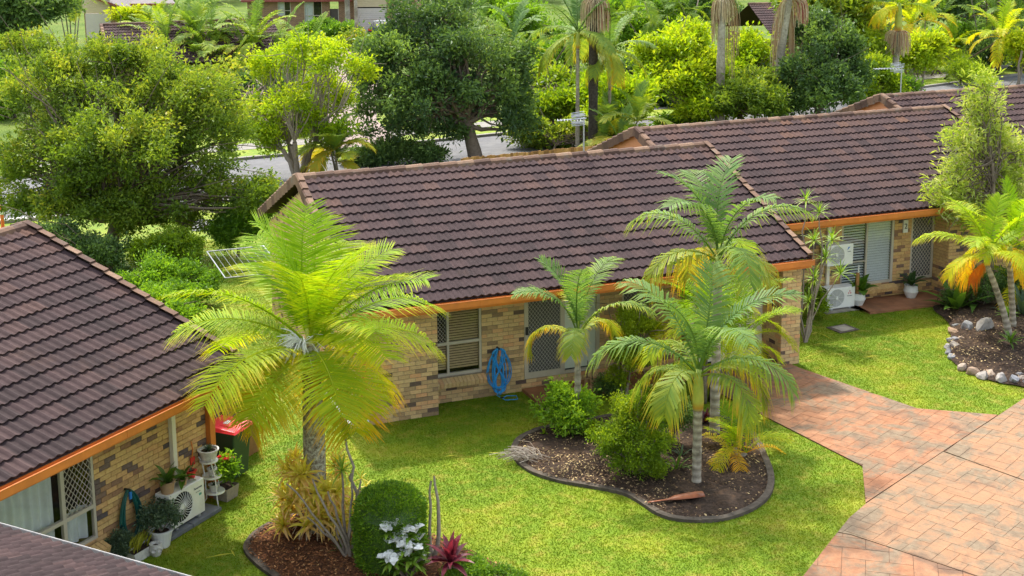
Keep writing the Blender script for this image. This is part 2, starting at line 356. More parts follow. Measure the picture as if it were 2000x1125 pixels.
# stamped concrete drives: a recessed joint bed with every stamped stone on it
A_, B_, C_, D_, E_, F_, H_, I_ = (13.72, 24.72), (13.9, 22.6), (14.34, 18.84), tuple(G(1690, 985)[:2]), tuple(G(1950, 812)[:2]), (17.1, 20.78), (16.28, 23.8), (16.2, 24.72)
J_ = tuple(G(1842, 884)[:2]); d2 = G(2000, 941)-G(1842, 884); K_ = (J_[0]+d2[0]*3, J_[1]+d2[1]*3)
L0 = tuple(G(1661, 1047)[:2]); d3 = G(1897, 1125)-G(1661, 1047); L1 = (L0[0]+d3[0]*2.2, L0[1]+d3[1]*2.2)
W1, W2 = tuple(G(1657, 1013)[:2]), tuple(G(1634, 1042)[:2]); W3 = tuple(G(1568, 1125)[:2]); W4 = tuple(G(1490, 1230)[:2])
JD = np.array([E_[0]-D_[0], E_[1]-D_[1]]); JA = math.atan2(JD[1], JD[0])
E2 = (E_[0]+JD[0]*1.3, E_[1]+JD[1]*1.3)
def ccw(P): return P if area(P) > 0 else P[::-1]
def inset(P, d):
    c = np.mean(P, 0); return [tuple(np.array(p)+(c-np.array(p))/np.linalg.norm(c-np.array(p))*d) for p in P]
def herring(w, ang, box):
    """herringbone rectangles w x 2w"""
    out = []; c, s = math.cos(ang), math.sin(ang); cx, cy_ = (box[0]+box[2])/2, (box[1]+box[3])/2; r = max(box[2]-box[0], box[3]-box[1])*.8; N = int(r/w)+3
    for i in range(-N, N):
        for j in range(-N, N):
            k = (i-j) % 4
            if k == 0: q = (i, j, i+2, j+1)
            elif k == 3 and (i-j) % 4 == 3: q = (i, j, i+1, j+2) if ((i-j-1) % 4) == 2 else None
            else: continue
            if q: out.append([(cx+(x*c-y*s)*w, cy_+(x*s+y*c)*w) for x, y in ((q[0]+.014, q[1]+.014), (q[2]-.014, q[1]+.014), (q[2]-.014, q[3]-.014), (q[0]+.014, q[3]-.014))])
    return out
def drive(label, polys, w, ang, mat, seed, z=.022):
    rng = random.Random(seed); b = B()
    for P in polys: b.prism(ccw(P), -.05, z)
    root = tag(b.obj('driveway', MAT['joint']), label, kind='structure')
    pcs = []
    for P in polys:
        Q = ccw(P); xs = [p[0] for p in Q]; ys = [p[1] for p in Q]
        for r in herring(w, ang, (min(xs), min(ys), max(xs), max(ys))):
            q = clip(Q, ccw(r))
            q = [p for i, p in enumerate(q) if np.hypot(p[0]-q[i-1][0], p[1]-q[i-1][1]) > .004]
            if len(q) >= 3 and abs(area(q)) > .004: pcs.append(q)
    pcs.sort(key=lambda q: np.hypot(q[0][0]-12.5, q[0][1]-17)); rest = B()
    for k, q in enumerate(pcs):
        h = z+.005+rng.random()*.002; t = rng.random()
        c = np.mean(q, 0)
        if k < 300: B().prism([(p[0]-c[0], p[1]-c[1]) for p in q], -.006, 0., t).obj('stamped_stone', mat, root, loc=(c[0], c[1], h))
        else: rest.prism(q, z-.002, h, t)
    if rest.n: rest.obj('stamped_stone_field', mat, root, kind='stuff')
drive('branch drive of worn stamped concrete running up to the garage', [[A_, B_, C_, F_, H_, I_], [C_, inset([D_, E_, F_, C_], .02)[0], inset([D_, E_, F_, C_], .02)[1], F_]], .25, JA+R(2), MAT['stamp2'], 1)
drive('middle slab of the wide stamped concrete drive', [inset([D_, J_, K_, L1, L0, W2, W1], .02)], .25, JA, MAT['stamp'], 2)
drive('dark near slab of the stamped drive by the lawn', [inset([W2, L0, L1, (L1[0]-3, L1[1]-3), W4, W3], .02)], .36, JA+R(28), MAT['stamp2'], 3)
drive('far slab of the stamped drive beyond the joint', [inset([J_, E_, E2, (K_[0]+6, K_[1]+3), K_], .02)], .29, JA+R(3), MAT['stamp'], 4)
DRIVES = [[A_, B_, C_, D_, W1, W2, W3, W4, (30, 6), (40, 20), E2, E_, F_, H_, I_]]

# garden beds
def pix(L): return np.array([G(*p)[:2] for p in L])
BED_C = smooth_loop(pix([(1003, 880), (1014, 860), (1042, 845), (1085, 834), (1130, 826), (1210, 812), (1300, 802), (1380, 812), (1440, 828), (1474, 855), (1492, 890), (1505, 925), (1506, 952), (1493, 978), (1460, 1000), (1415, 1015), (1370, 1019), (1320, 1016), (1283, 1004), (1255, 985), (1222, 967), (1170, 955), (1110, 945), (1060, 932), (1030, 918), (1010, 900)]), 3)
BED_L = smooth_loop(pix([(482, 1078), (487, 1060), (507, 1040), (542, 1021), (585, 1008), (640, 1003), (700, 1010), (770, 1030), (850, 1055), (930, 1088), (1000, 1120), (1030, 1160), (980, 1230), (800, 1250), (620, 1200), (545, 1135), (505, 1105)]), 3)
BED_R = smooth_loop(pix([(1822, 603), (1842, 622), (1856, 640), (1856, 665), (1850, 690), (1858, 706), (1882, 724), (1910, 737), (1945, 748), (1985, 755), (2060, 762), (2120, 700), (2120, 600), (2040, 560), (1930, 556), (1850, 575)]), 3)
def bed(P, mat, z=.035, dome=.08):
    c = P.mean(0); b = B(); n = len(P); rings = [1., .8, .5, .2]
    V = np.vstack([np.c_[c+(P-c)*r, np.full(n, z+dome*(1-r*r)+(np.random.default_rng(3).random(n)-.5)*.03*(r < 1))] for r in rings]+[np.array([[*c, z+dome]])])
    F = [(k*n+i, k*n+(i+1) % n, (k+1)*n+(i+1) % n, (k+1)*n+i) for k in range(3) for i in range(n)]
    return tag(b.add(V, F, [(3*n+i, 3*n+(i+1) % n, 4*n) for i in range(n)]).obj('garden_bed', mat, smooth=True), kind='structure')
bed(BED_C, MAT['soil']); bed(BED_L, MAT['soilred']); bed(BED_R, MAT['soil'], dome=.15)
MAT['chips'] = tinted('mulch_chips', [(0, (.03, .02, .015)), (.4, (.1, .06, .036)), (.7, (.2, .13, .075)), (.9, (.42, .3, .16)), (1, (.6, .45, .22))], .9, .15, 30, .3, .1)
MAT['chipsred'] = tinted('bark_chips', [(0, (.05, .025, .015)), (.4, (.2, .075, .03)), (.75, (.35, .15, .06)), (1, (.5, .28, .12))], .9, .15, 30, .3, .1)
def chips(P, n, mat, seed, size, zf, lightspots=()):
    r = np.random.default_rng(seed); x0, y0 = P.min(0); x1, y1 = P.max(0); k = n*3
    x = x0+(x1-x0)*r.random(k); y = y0+(y1-y0)*r.random(k); ok = inpoly(x, y, P); x, y = x[ok][:n], y[ok][:n]; k = len(x)
    c = P.mean(0); z = zf(x, y)+r.random(k)*.02
    a = r.random(k)*6.28; l = size*(.4+r.random(k)*1.3); w_ = l*(.25+.3*r.random(k)); tx = (r.random(k)-.5)*.9; ty = (r.random(k)-.5)*.9
    u = np.c_[np.cos(a), np.sin(a), tx]*l[:, None]; v = np.c_[-np.sin(a), np.cos(a), ty]*w_[:, None]; p = np.c_[x, y, z]
    V = np.stack([p-u, p-v, p+u, p+v], 1).reshape(-1, 3); t = r.random(k)**2.6
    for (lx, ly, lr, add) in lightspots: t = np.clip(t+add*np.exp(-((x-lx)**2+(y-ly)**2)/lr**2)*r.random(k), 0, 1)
    o = bpy.data.objects.new('mulch', npmesh('mulch', V, np.arange(4*k).reshape(-1, 4), mat, np.repeat(t, 4))); link(o)
    return tag(o, kind='stuff')
def domez(P, z=.035, dome=.08):
    c = P.mean(0); rr = np.max(np.linalg.norm(P-c, axis=1))
    return lambda x, y: z+dome*np.clip(1-((x-c[0])**2+(y-c[1])**2)/(rr*.75)**2, 0, 1)
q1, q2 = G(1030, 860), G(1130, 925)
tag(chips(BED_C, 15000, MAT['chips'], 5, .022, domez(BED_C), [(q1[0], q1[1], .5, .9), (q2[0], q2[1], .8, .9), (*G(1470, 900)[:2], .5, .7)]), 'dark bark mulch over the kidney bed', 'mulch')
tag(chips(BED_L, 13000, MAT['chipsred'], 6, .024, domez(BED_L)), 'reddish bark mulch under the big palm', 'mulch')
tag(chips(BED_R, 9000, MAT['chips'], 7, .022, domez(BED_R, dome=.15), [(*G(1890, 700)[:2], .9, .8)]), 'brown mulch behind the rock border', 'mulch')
def edging(label, P, i0, i1, mat=None, hz=.055):
    root = thing('concrete_edging', label, 'garden edging', (*P[i0 % len(P)], 0)); o = np.array([*P[i0 % len(P)]])
    n = len(P); c = P.mean(0); rng = random.Random(4)
    for i in range(i0, i1, 2):
        idx = [(i+k) % n for k in range(3)]; q = P[idx]; T = np.gradient(P, axis=0); 
        nrm = np.array([[-(P[(j+1) % n]-P[j-1])[1], (P[(j+1) % n]-P[j-1])[0]] for j in idx]); nrm /= np.linalg.norm(nrm, axis=1)[:, None]
        if np.dot(nrm[1], q[1]-c) < 0: nrm = -nrm
        a = q-nrm*.07-o; b_ = q+nrm*.05-o; h = hz+rng.random()*.012
        bb = B(); sh = .994
        L = [a[0], a[1], a[2], b_[2], b_[1], b_[0]]; cc = np.mean(L, 0)
        bb.prism(ccw([tuple(cc+(np.array(p)-cc)*sh) for p in L]), -.03, h, rng.random()).obj('edging_block', mat or MAT['edging'], root)
edging('grey concrete edging around the kidney garden bed', BED_C, 0, len(BED_C))
edging('dark curved concrete edging of the big palm bed', BED_L, -20, 20)
# ---------------------------------------------------------------- brick units
RP = R(21.15); GA = .335; TW = .335
def tile_mesh(tint):
    n = 12; x = np.linspace(0, TW, n+1); u = (x/TW*2) % 1.
    prof = .034*(.5+.5*np.cos(2*np.pi*(x/TW*2-.5)))**1.5
    V = np.vstack([np.c_[x, np.zeros(n+1), .046+prof], np.c_[x, np.full(n+1, GA+.05), .006+prof], np.c_[x, np.full(n+1, .004), .014+prof]])
    F = [(i, i+1, n+2+i, n+1+i) for i in range(n)]+[(2*n+2+i, 2*n+3+i, i+1, i) for i in range(n)]
    return V, np.array(F), tint
TILE_V, TILE_F, _ = tile_mesh(.5)
NT = 14
TILE_MESH = [npmesh('roof_tile', TILE_V, [TILE_F], MAT['tile'], (k+.5)/NT) for k in range(NT)]
def box_unit():
    V = np.array([(x, y, z) for z in (-.5, .5) for y in (-1, 0) for x in (-.5, .5)], float)
    return V, np.array([(0, 1, 5, 4), (4, 5, 7, 6), (0, 2, 3, 1), (0, 4, 6, 2), (1, 3, 7, 5)])
BR_V, BR_F = box_unit()
BRICK_MESH = {}
def brick_mesh(mat, t):
    k = min(int(t*16), 15)
    if (mat, k) not in BRICK_MESH: BRICK_MESH[(mat, k)] = npmesh('brick', BR_V, [BR_F], MAT[mat], (k+.5)/16)
    return BRICK_MESH[(mat, k)]
CAPV = [(-.15, -.075), (-.105, .03), (-.04, .068), (.04, .068), (.105, .03), (.15, -.075)]
def cap_mesh(t, L=.43):
    n = len(CAPV); V = []
    for y, s in ((0, 1.06), (L, .98)): V += [(a*s, y, z*s+(.012 if y == 0 else 0)) for a, z in CAPV]
    V += [(a*.9, 0, z*.9-.02) for a, z in CAPV]
    F = [(i+1, i, n+i, n+i+1) for i in range(n-1)]+[(i, i+1, 2*n+i+1, 2*n+i) for i in range(n-1)]
    return npmesh('ridge_cap', np.array(V), [np.array(F)], MAT['ridge'], t)
CAP_MESH = [cap_mesh(k/5) for k in range(6)]
def verge_mesh(t, L=GA+.03):
    # runs up-slope (+y); outer side at -x, sheet over the roof to +x
    V = []
    for y, dz in ((0, .035), (L, .0)): V += [(-.05, y, -.17+dz), (-.05, y, .05+dz), (-.02, y, .085+dz), (.1, y, .075+dz)]
    V += [(-.035, 0, -.15), (-.035, 0, .04), (-.01, 0, .055), (.1, 0, .06)]
    F = [(i+1, i, 4+i, 5+i) for i in range(3)]+[(i, i+1, 9+i, 8+i) for i in range(3)]
    return npmesh('verge_tile', np.array(V), [np.array(F)], MAT['ridge'], t)
VERGE_MESH = [verge_mesh(k/5) for k in range(6)]

class House:
    def __init__(s, name, label, o, rz=0., mat='brick', mortar='mortar', seed=1):
        s.root = thing(name, label, 'house', (*o, 0), rz); s.o = np.array([o[0], o[1], 0.]); s.rz = rz; s.mat = mat; s.mortar = mortar
        s.rng = random.Random(seed); s.core = B(); s.bricks = []; s.tiles = []; s.deck = B(); s.caps = []; s.verges = []
    def W(s, p):
        c, sn = math.cos(s.rz), math.sin(s.rz); return np.array([p[0]*c-p[1]*sn, p[0]*sn+p[1]*c, p[2]])+s.o
    # a wall: start point, direction angle (0: faces -y, u=+x; -90deg: faces -x, u=-y), length, heights; openings (u0,u1,z0,z1)
    def wall(s, p, ang, L, z1, holes=(), bricks=True, top=None, z0=0., thick=.1):
        us = sorted({0, L, *[h[0] for h in holes], *[h[1] for h in holes]}); zs = sorted({z0, z1, *[h[2] for h in holes], *[h[3] for h in holes]})
        us = [u for u in us if 0 <= u <= L]; zs = [z for z in zs if z0 <= z <= z1]
        c, sn = math.cos(ang), math.sin(ang)
        def loc(u, y, z): return (p[0]+u*c-y*sn, p[1]+u*sn+y*c, z)
        for a, b_ in zip(us, us[1:]):
            for e, f in zip(zs, zs[1:]):
                if any(h[0] <= a and b_ <= h[1] and h[2] <= e and f <= h[3] for h in holes): continue
                V = [loc(u, y, z) for z in (e, f) for y in (.012, thick) for u in (a, b_)]
                s.core.add(V, [(0, 2, 3, 1), (4, 5, 7, 6), (0, 1, 5, 4), (2, 6, 7, 3), (0, 4, 6, 2), (1, 3, 7, 5)])
        if top:                       # gable: triangle on top, top=(u_apex, z_apex)
            V = [loc(0, .012, z1), loc(L, .012, z1), loc(top[0], .012, top[1]), loc(0, thick, z1), loc(L, thick, z1), loc(top[0], thick, top[1])]
            s.core.add(V, [(0, 3, 5, 2), (2, 5, 4, 1)], [(0, 1, 2), (3, 5, 4)])
        if not bricks: return
        ch = .086; row = 0; z = z0; zt = top[1] if top else z1
        while z < zt-.04:
            lo, hi = 0., L
            if top and z+ch > z1:
                k = (z+ch-z1)/(top[1]-z1); lo, hi = top[0]*k, L-(L-top[0])*k
                if hi-lo < .12: break
            spans = [(lo, hi)]
            for h in holes:
                if h[2] < z+ch-.02 and h[3] > z+.02:
                    new = []
                    for a, b_ in spans:
                        if h[1] <= a or h[0] >= b_: new.append((a, b_)); continue
                        if h[0]-a > .03: new.append((a, h[0]))
                        if b_-h[1] > .03: new.append((h[1], b_))
                    spans = new
            for a, b_ in spans:
                u = a-(.12 if row % 2 else 0)
                while u < b_-.03:
                    e, f = max(u, a), min(u+.24, b_)
                    if f-e > .035:
                        h = min(ch, zt-z); t = s.rng.random()
                        q = loc((e+f)/2, .012, z+h/2)
                        s.bricks.append((q, ang, (f-e-.01, .012+s.rng.random()*.005, h-.01), t))
                    u += .24
            z += ch; row += 1
    def sill(s, p, ang, L, z, depth=.13, tilt=R(18)):
        n = max(1, int(L/.086)); c, sn = math.cos(ang), math.sin(ang)
        for i in range(n):
            u = (i+.5)*L/n; s.bricks.append(((p[0]+u*c+.07*sn, p[1]+u*sn-.07*c, z), ('sill', ang, tilt), (L/n-.01, .2, .11), .3+s.rng.random()*.6))
    def slope(s, x0, x1, ye, ze, run, skip=None, sign=1, tiles=True, warm=.0):
        """roof plane rising towards +y (sign 1) from the eave at ye"""
        sl = run/math.cos(RP); n = int(round(sl/GA)); ga = sl/n
        e0 = (ye, ze); e1 = (ye+sign*run, ze+run*math.tan(RP))
        s.deck.add([(x0, e0[0], e0[1]), (x1, e0[0], e0[1]), (x1, e1[0], e1[1]), (x0, e1[0], e1[1])], [(0, 1, 2, 3)] if sign > 0 else [(3, 2, 1, 0)])
        if not tiles: return
        m = int(round((x1-x0)/TW)); 
        for r in range(n):
            for k in range(m):
                st = (r % 2)*.5*TW*0; x = x0+k*(x1-x0)/m+st
                if skip and skip(x, r): continue
                d = r*ga; y = ye+sign*d*math.cos(RP); z = ze+d*math.sin(RP)
                t = min(.999, max(0, .12+.5*s.rng.random()**1.3+(.3*(r/n)**3+.1*s.rng.random())*(1 if s.rng.random() < .8 else 1.5)-.1+warm*s.rng.random()))
                s.tiles.append(((x, y, z+.004), t, sign, (x1-x0)/m/TW, ga/GA))
    def ridge(s, x0, x1, y, z):
        n = int((x1-x0)/.4); 
        for i in range(n):
            o = inst(s.rng.choice(CAP_MESH), 'ridge_cap', None, (x1-i*(x1-x0)/n, y, z-.005+s.rng.random()*.006), (0, s.rng.uniform(-.02, .02), R(90))); s.caps.append(o); o.scale = (1, (x1-x0)/n/.4, 1)
    def verge(s, x, ye, ze, run, side, sign=1):
        """capping of a gable edge; side -1: outer face to -x, +1: to +x"""
        sl = run/math.cos(RP); n = int(round(sl/GA)); ga = sl/n
        for r in range(n):
            d = r*ga; o = bpy.data.objects.new('verge_tile', s.rng.choice(VERGE_MESH)); COL.objects.link(o)
            o.location = (x, ye+sign*d*math.cos(RP), ze+d*math.sin(RP)+.012)
            if sign > 0: o.rotation_euler = (RP, 0, 0); o.scale = (1 if side < 0 else -1, ga/GA, 1)
            else: o.rotation_euler = Euler((RP, 0, R(180))); o.scale = (-1 if side < 0 else 1, ga/GA, 1)
            s.caps.append(o)
    def gutter(s, x0, x1, y, z, mat='orange', ends=True):
        g = B(); P = [(0, 0), (0, -.115), (.12, -.115), (.12, .0), (.112, 0), (.112, -.105), (.012, -.105), (.012, .0), ]
        P = [(y+a, z+b_) for a, b_ in P]; n = len(P)
        V = [(x, a, b_) for x in (x0, x1) for a, b_ in P]
        g.add(V, [(i, (i+1) % n, n+(i+1) % n, n+i) for i in range(n)])
        for x in (x0, x1-.006): g.box((x, y-.003, z-.118), (x+.006, y+.123, z+.002))
        g.tube([(x0, y+.004, z+.002), (x1, y+.004, z+.002)], .011, 6)
        gt = g.obj('gutter', MAT[mat], s.root)
        k = int((x1-x0)/3.2)
        for i in range(1, k+1):
            xx = x0+(x1-x0)*(i/(k+1)); B().box((xx-.02, y-.006, z-.122), (xx+.02, y+.0, z+.006)).obj('gutter_joint', MAT[mat], gt)
        B().box((x0, y+.123, z-.2), (x1, y+.145, z-.0)).obj('fascia', MAT[mat], s.root)
    def soffit(s, x0, x1, y0, y1, z, mat='cream'):
        B().box((x0, y0, z), (x1, y1, z+.012)).obj('soffit', MAT[mat], s.root)
    def finish(s, only=300):
        wl = s.core.obj('wall', MAT[s.mortar], s.root) if s.core.n else None
        s.bricks.sort(key=lambda b: np.linalg.norm(s.W(b[0])-CAM) if b[1] != R(-90) else 60+np.linalg.norm(s.W(b[0])-CAM))
        rest = B()
        for k, (q, ang, sc, t) in enumerate(s.bricks):
            rot = (0, 0, ang) if not isinstance(ang, tuple) else Euler((ang[2], 0, ang[1]))
            if k < only: inst(brick_mesh(s.mat, t), 'brick', wl, q, rot, sc)
            else:
                Mx = Matrix.Translation(q)@Euler(rot).to_matrix().to_4x4()@Matrix.Diagonal((*sc, 1)); Mn = np.array(Mx)
                rest.add(BR_V@Mn[:3, :3].T+Mn[:3, 3], BR_F, t=t)
        if rest.n: rest.obj('brick_field', MAT[s.mat], wl, kind='stuff')
        if s.deck.n:
            rf = s.deck.obj('roof', MAT['tile'], s.root)
            for o in s.caps: o.parent = rf
            s.tiles.sort(key=lambda b: np.linalg.norm(s.W(b[0])-CAM) if b[2] > 0 else 1e3)
            rest = B()
            for k, (q, t, sg, sx, sy) in enumerate(s.tiles):
                rot = (RP, 0, 0) if sg > 0 else Euler((RP, 0, R(180)))
                if k < only: inst(TILE_MESH[int(t*NT)], 'roof_tile', rf, q, rot, (sx, sy, 1))
                else:
                    Mx = Matrix.Translation(q)@Euler(rot).to_matrix().to_4x4()@Matrix.Diagonal((sx, sy, 1, 1)); Mn = np.array(Mx)
                    rest.add(TILE_V@Mn[:3, :3].T+Mn[:3, 3], TILE_F, t=(int(t*NT)+.5)/NT)
            if rest.n: rest.obj('roof_tile_field', MAT['tile'], rf, kind='stuff')

def diamond(b, u0, u1, z0, z1, y, step=.075, r=.004):
    """crossing diagonal bars of a security screen in the plane y"""
    W_, H_ = u1-u0, z1-z0; k = 1.25
    for sgn in (1, -1):
        c = -H_*k
        while c < W_+H_*k:
            # line x = c + k*z*sgn'  through the rectangle
            pts = []
            for zz in (0, H_):
                x = c+(zz/k if sgn > 0 else (H_-zz)/k); pts.append((x, zz))
            (xa, za), (xb, zb) = pts
            if max(xa, xb) <= 0 or min(xa, xb) >= W_: c += step; continue
            def cut(x): return za+(zb-za)*(x-xa)/(xb-xa)
            P = []
            for (x, z_) in ((xa, za), (xb, zb)):
                if x < 0: P.append((0, cut(0)))
                elif x > W_: P.append((W_, cut(W_)))
                else: P.append((x, z_))
            b.tube([(u0+P[0][0], y, z0+P[0][1]), (u0+P[1][0], y, z0+P[1][1])], r, 3, cap=False); c += step
    return b
def bars(b, rects, y, d=.05):
    for k, (a, c, e, f) in enumerate(rects): q = d/2+.0014*k; b.box((a, y-q, e), (c, y+q, f))
    return b
def slats(x0, x1, z0, z1, y, step=.05, w_=.045, tilt=R(35)):
    b = B(); z = z0
    while z < z1:
        dy, dz = w_/2*math.cos(tilt), w_/2*math.sin(tilt)
        b.add([(x0, y-dy, z-dz), (x1, y-dy, z-dz), (x1, y+dy, z+dz), (x0, y+dy, z+dz), (x0, y-dy, z-dz+.003), (x1, y-dy, z-dz+.003), (x1, y+dy, z+dz+.003), (x0, y+dy, z+dz+.003)], [(3, 2, 1, 0), (4, 5, 6, 7), (0, 1, 5, 4), (2, 3, 7, 6)]); z += step
    return b
def grp(name, parent, loc=(0, 0, 0), rz=0.):
    o = bpy.data.objects.new(name, None); o.location = loc; o.rotation_euler = (0, 0, rz); return link(o, parent)

# ---- the unit in the middle
h = House('brick_house', 'cream brick unit with brown tiled roof in the middle of the picture', (6.44, 24.26), seed=11)
h.wall((0, 0), 0, 1.56, 2.36)
h.wall((1.56, .59), 0, 6.0, 2.36, [(0.06, 1.16, .57, 2.2), (2.12, 3.87, .27, 2.2), (4.42, 5.2, .95, 2.2)])
h.wall((7.5, .45), 0, 2.05, 2.36, [(0, 2.05, 0, 2.2)], bricks=False)
h.wall((9.55, -.16), 0, .5, 2.36); h.wall((9.55, .68), R(-90), .84, 2.36)
h.wall((-.13, 8.25), R(-90), 8.25, 2.42, [(3.0, 4.1, .9, 2.1), (5.6, 6.5, .3, 2.1)], top=(4.15, 4.1))
h.core.box((1.46, .02, 0), (1.55, .6, 2.36)); h.core.box((9.95, 0, 0), (10.05, 8.25, 2.36)); h.core.box((.1, 8.15, 0), (9.95, 8.25, 2.36)); h.core.box((7.46, .46, 0), (7.56, .72, 2.36))
h.sill((1.62, .59), 0, 1.12, .52)
h.slope(-.24, 10.02, -.5, 2.52, 4.6); h.slope(-.27, 10.02, 8.7, 2.52, 4.6, sign=-1, tiles=False)
h.ridge(-.28, 10.03, 4.1, 2.52+4.6*math.tan(RP)+.02)
for sd_, xx in ((-1, -.27), (1, 10.02)): h.verge(xx, -.5, 2.54, 4.6, sd_); h.verge(xx, 8.7, 2.54, 4.6, sd_, sign=-1)
h.gutter(-.3, 10.07, -.6, 2.5); h.soffit(-.2, 10.0, -.46, .6, 2.34)
B().box((-.25, -.45, 0), (-.23, -.44, .01)).obj('nail', MAT['dark'], h.root) if 0 else None
# windows and doors
wn = grp('window', h.root, (1.56, .63, 0))
bars(B(), [(.06, .1, .57, 2.2), (.4, .45, .57, 2.2), (1.11, 1.16, .57, 2.2), (.06, 1.16, .57, .63), (.06, 1.16, 1.24, 1.3), (.06, 1.16, 2.15, 2.2)], 0).obj('frame', MAT['alu'], wn)
diamond(B(), .1, .41, 1.3, 2.15, -.03, .07).obj('security_mesh', MAT['screen'], wn, kind='stuff')
for q in ((.1, .41, .63, 1.24), (.45, 1.11, .63, 1.24), (.45, 1.11, 1.3, 2.15), (.1, .41, 1.3, 2.15)): B().box((q[0], .0, q[2]), (q[1], .004, q[3])).obj('pane', MAT['glass'], wn)
slats(.42, 1.12, .72, 2.15, .045, .055, .04, R(50)).obj('blind', MAT['blind'], wn, kind='stuff'); slats(.1, .4, .72, 1.26, .045, .055, .04, R(50)).obj('blind', MAT['blind'], wn, kind='stuff')
B().box((.06, .3, .5), (1.2, .31, 2.3)).obj('room_shade_panel', MAT['dark'], wn)  # thin near-black sheet painted as the unlit room behind the blinds
sdr = grp('screen_door', h.root, (3.68, .61, 0))
bars(B(), [(0, .09, .27, 2.2), (.83, .93, .27, 2.2), (0, .93, .27, .4), (0, .93, 2.1, 2.2), (1.68, 1.75, .27, 2.2), (.9, 1.75, .27, .33)], 0, .06).obj('frame', MAT['alu'], sdr)
diamond(B(), .09, .83, .4, 2.1, -.02, .078).obj('security_mesh', MAT['screen'], sdr, kind='stuff')
B().box((.09, .0, .4), (.83, .006, 2.1)).obj('fly_mesh', MAT['flymesh'], sdr)
B().box((.025, -.07, 1.25), (.07, -.03, 1.42)).obj('door_handle', MAT['black'], sdr)
for k in range(3): B().box((.94+k*.247, .02, .36), (.94+k*.247+.241, .05, 2.18)).obj('door_panel', MAT['doorpanel'], sdr)
B().box((.93, .03, .33), (1.68, .045, .36)).obj('threshold', MAT['dark'], sdr)
w2 = grp('window', h.root, (5.98, .63, 0))
bars(B(), [(0, .04, .95, 2.2), (.72, .78, .95, 2.2), (0, .78, .95, 1.), (0, .78, 2.15, 2.2)], 0).obj('frame', MAT['alu'], w2)
diamond(B(), .04, .72, 1., 2.15, -.02, .08).obj('security_mesh', MAT['screen'], w2, kind='stuff'); B().box((.04, .0, 1.), (.72, .005, 2.15)).obj('pane', MAT['flymesh'], w2)
gd_ = grp('garage_door', h.root, (7.5, .62, 0))
for k in range(22): B().box((0.06, -.012 if k % 2 else 0, .04+k*.1), (2.05, .02, .04+k*.1+.094)).obj('door_slat', MAT['cream'], gd_)
B().box((.06, .02, 0), (2.05, .05, 2.3)).obj('door_backing', MAT['dark'], gd_)
ws = grp('side_window', h.root, (0, 4.6, 0), R(-90))
bars(B(), [(-.55, -.5, .9, 2.1), (.5, .55, .9, 2.1), (-.55, .55, .9, .95), (-.55, .55, 2.05, 2.1), (-.02, .02, .9, 2.1)], 0.03).obj('frame', MAT['white'], ws)
B().box((-.5, .03, .95), (.5, .035, 2.05)).obj('pane', MAT['glass'], ws); B().box((-.55, .2, .8), (.55, .21, 2.2)).obj('room_shade_panel', MAT['dark'], ws)  # near-black sheet stands in for the room's shade
sdo = grp('side_door', h.root, (0, 2.25, 0), R(-90))
B().box((-.45, .03, .3), (.45, .07, 2.1)).obj('door_leaf', MAT['white'], sdo); B().box((.33, -.03, 1.1), (.38, .03, 1.16)).obj('handle', MAT['black'], sdo)
dp = grp('downpipe', h.root, (.0, -.06, 0))
B().box((-.05, -.05, .16), (.05, .03, 2.3)).obj('pipe', MAT['orange'], dp); B().box((-.065, -.065, .02), (.065, .045, .17)).obj('drain_collar', MAT['white'], dp)
B().tube([(0, -.03, .04), (.05, -.2, .03)], .035, 8).obj('drain_spout', MAT['white'], dp)
h.finish()
tag(B().prism([(10.06, 24.84), (10.06, 24.05), (13.7, 24.05), (13.7, 24.84)], -.03, .07).obj('porch_slab', MAT['terracotta_slab']), kind='structure')

# ---- the next unit to the right (number 2)
h2 = House('brick_house', 'second brick unit with white blinds, number 2 plate and stepped back roof', (16.55, 27.6), mat='brickdark', mortar='mortar2', seed=12)
h2.wall((0, 0), 0, 6.42, 2.36, [(1.3, 2.0, .9, 2.2), (3.5, 5.13, .42, 2.2), (5.68, 6.42, .4, 2.2)])
h2.wall((6.42, 0), R(-90), .6, 2.36); h2.wall((6.42, -.6), 0, 3.1, 2.36)
h2.core.box((0, .1, 0), (.1, 7.9, 2.36)); h2.core.box((9.4, 0, 0), (9.5, 7.9, 2.36)); h2.core.box((.1, 7.8, 0), (9.4, 7.9, 2.36))
h2.sill((3.5, 0), 0, 1.63, .36)
h2.slope(-.57, 9.6, -.8, 2.52, 4.5, warm=.15); h2.slope(-.57, 9.6, 8.2, 2.52, 4.5, sign=-1, tiles=False)
h2.ridge(-.58, 9.61, 3.7, 2.52+4.5*math.tan(RP)+.02)
for sd_, xx in ((-1, -.57), (1, 9.6)): h2.verge(xx, -.8, 2.54, 4.5, sd_); h2.verge(xx, 8.2, 2.54, 4.5, sd_, sign=-1)
h2.gutter(.2, 9.62, -.9, 2.5); h2.soffit(.2, 9.4, -.76, .0, 2.34)
def gable(hh, x, yc, zc, half, n=3):
    g = grp('gable_cladding', hh.root)
    for k in range(n):
        z0 = zc-half*math.tan(RP)*(1-k/n)-.06; z1 = zc-half*math.tan(RP)*(1-(k+1)/n)-.065
        a0 = half*(1-k/n); a1 = max(half*(1-(k+1)/n), .01)
        B().add([(x, yc-a0, z0), (x, yc+a0, z0), (x, yc+a1, z1), (x, yc-a1, z1), (x+.03, yc-a0, z0), (x+.03, yc+a0, z0), (x+.03, yc+a1, z1), (x+.03, yc-a1, z1)], [(1, 0, 3, 2), (4, 5, 6, 7), (0, 1, 5, 4), (2, 3, 7, 6)]).obj('cladding_board', MAT['orangeboard'], g)
gable(h2, -.5, 3.7, 2.52+4.5*math.tan(RP), 4.4, 4)
w3 = grp('window', h2.root, (3.5, .03, 0))
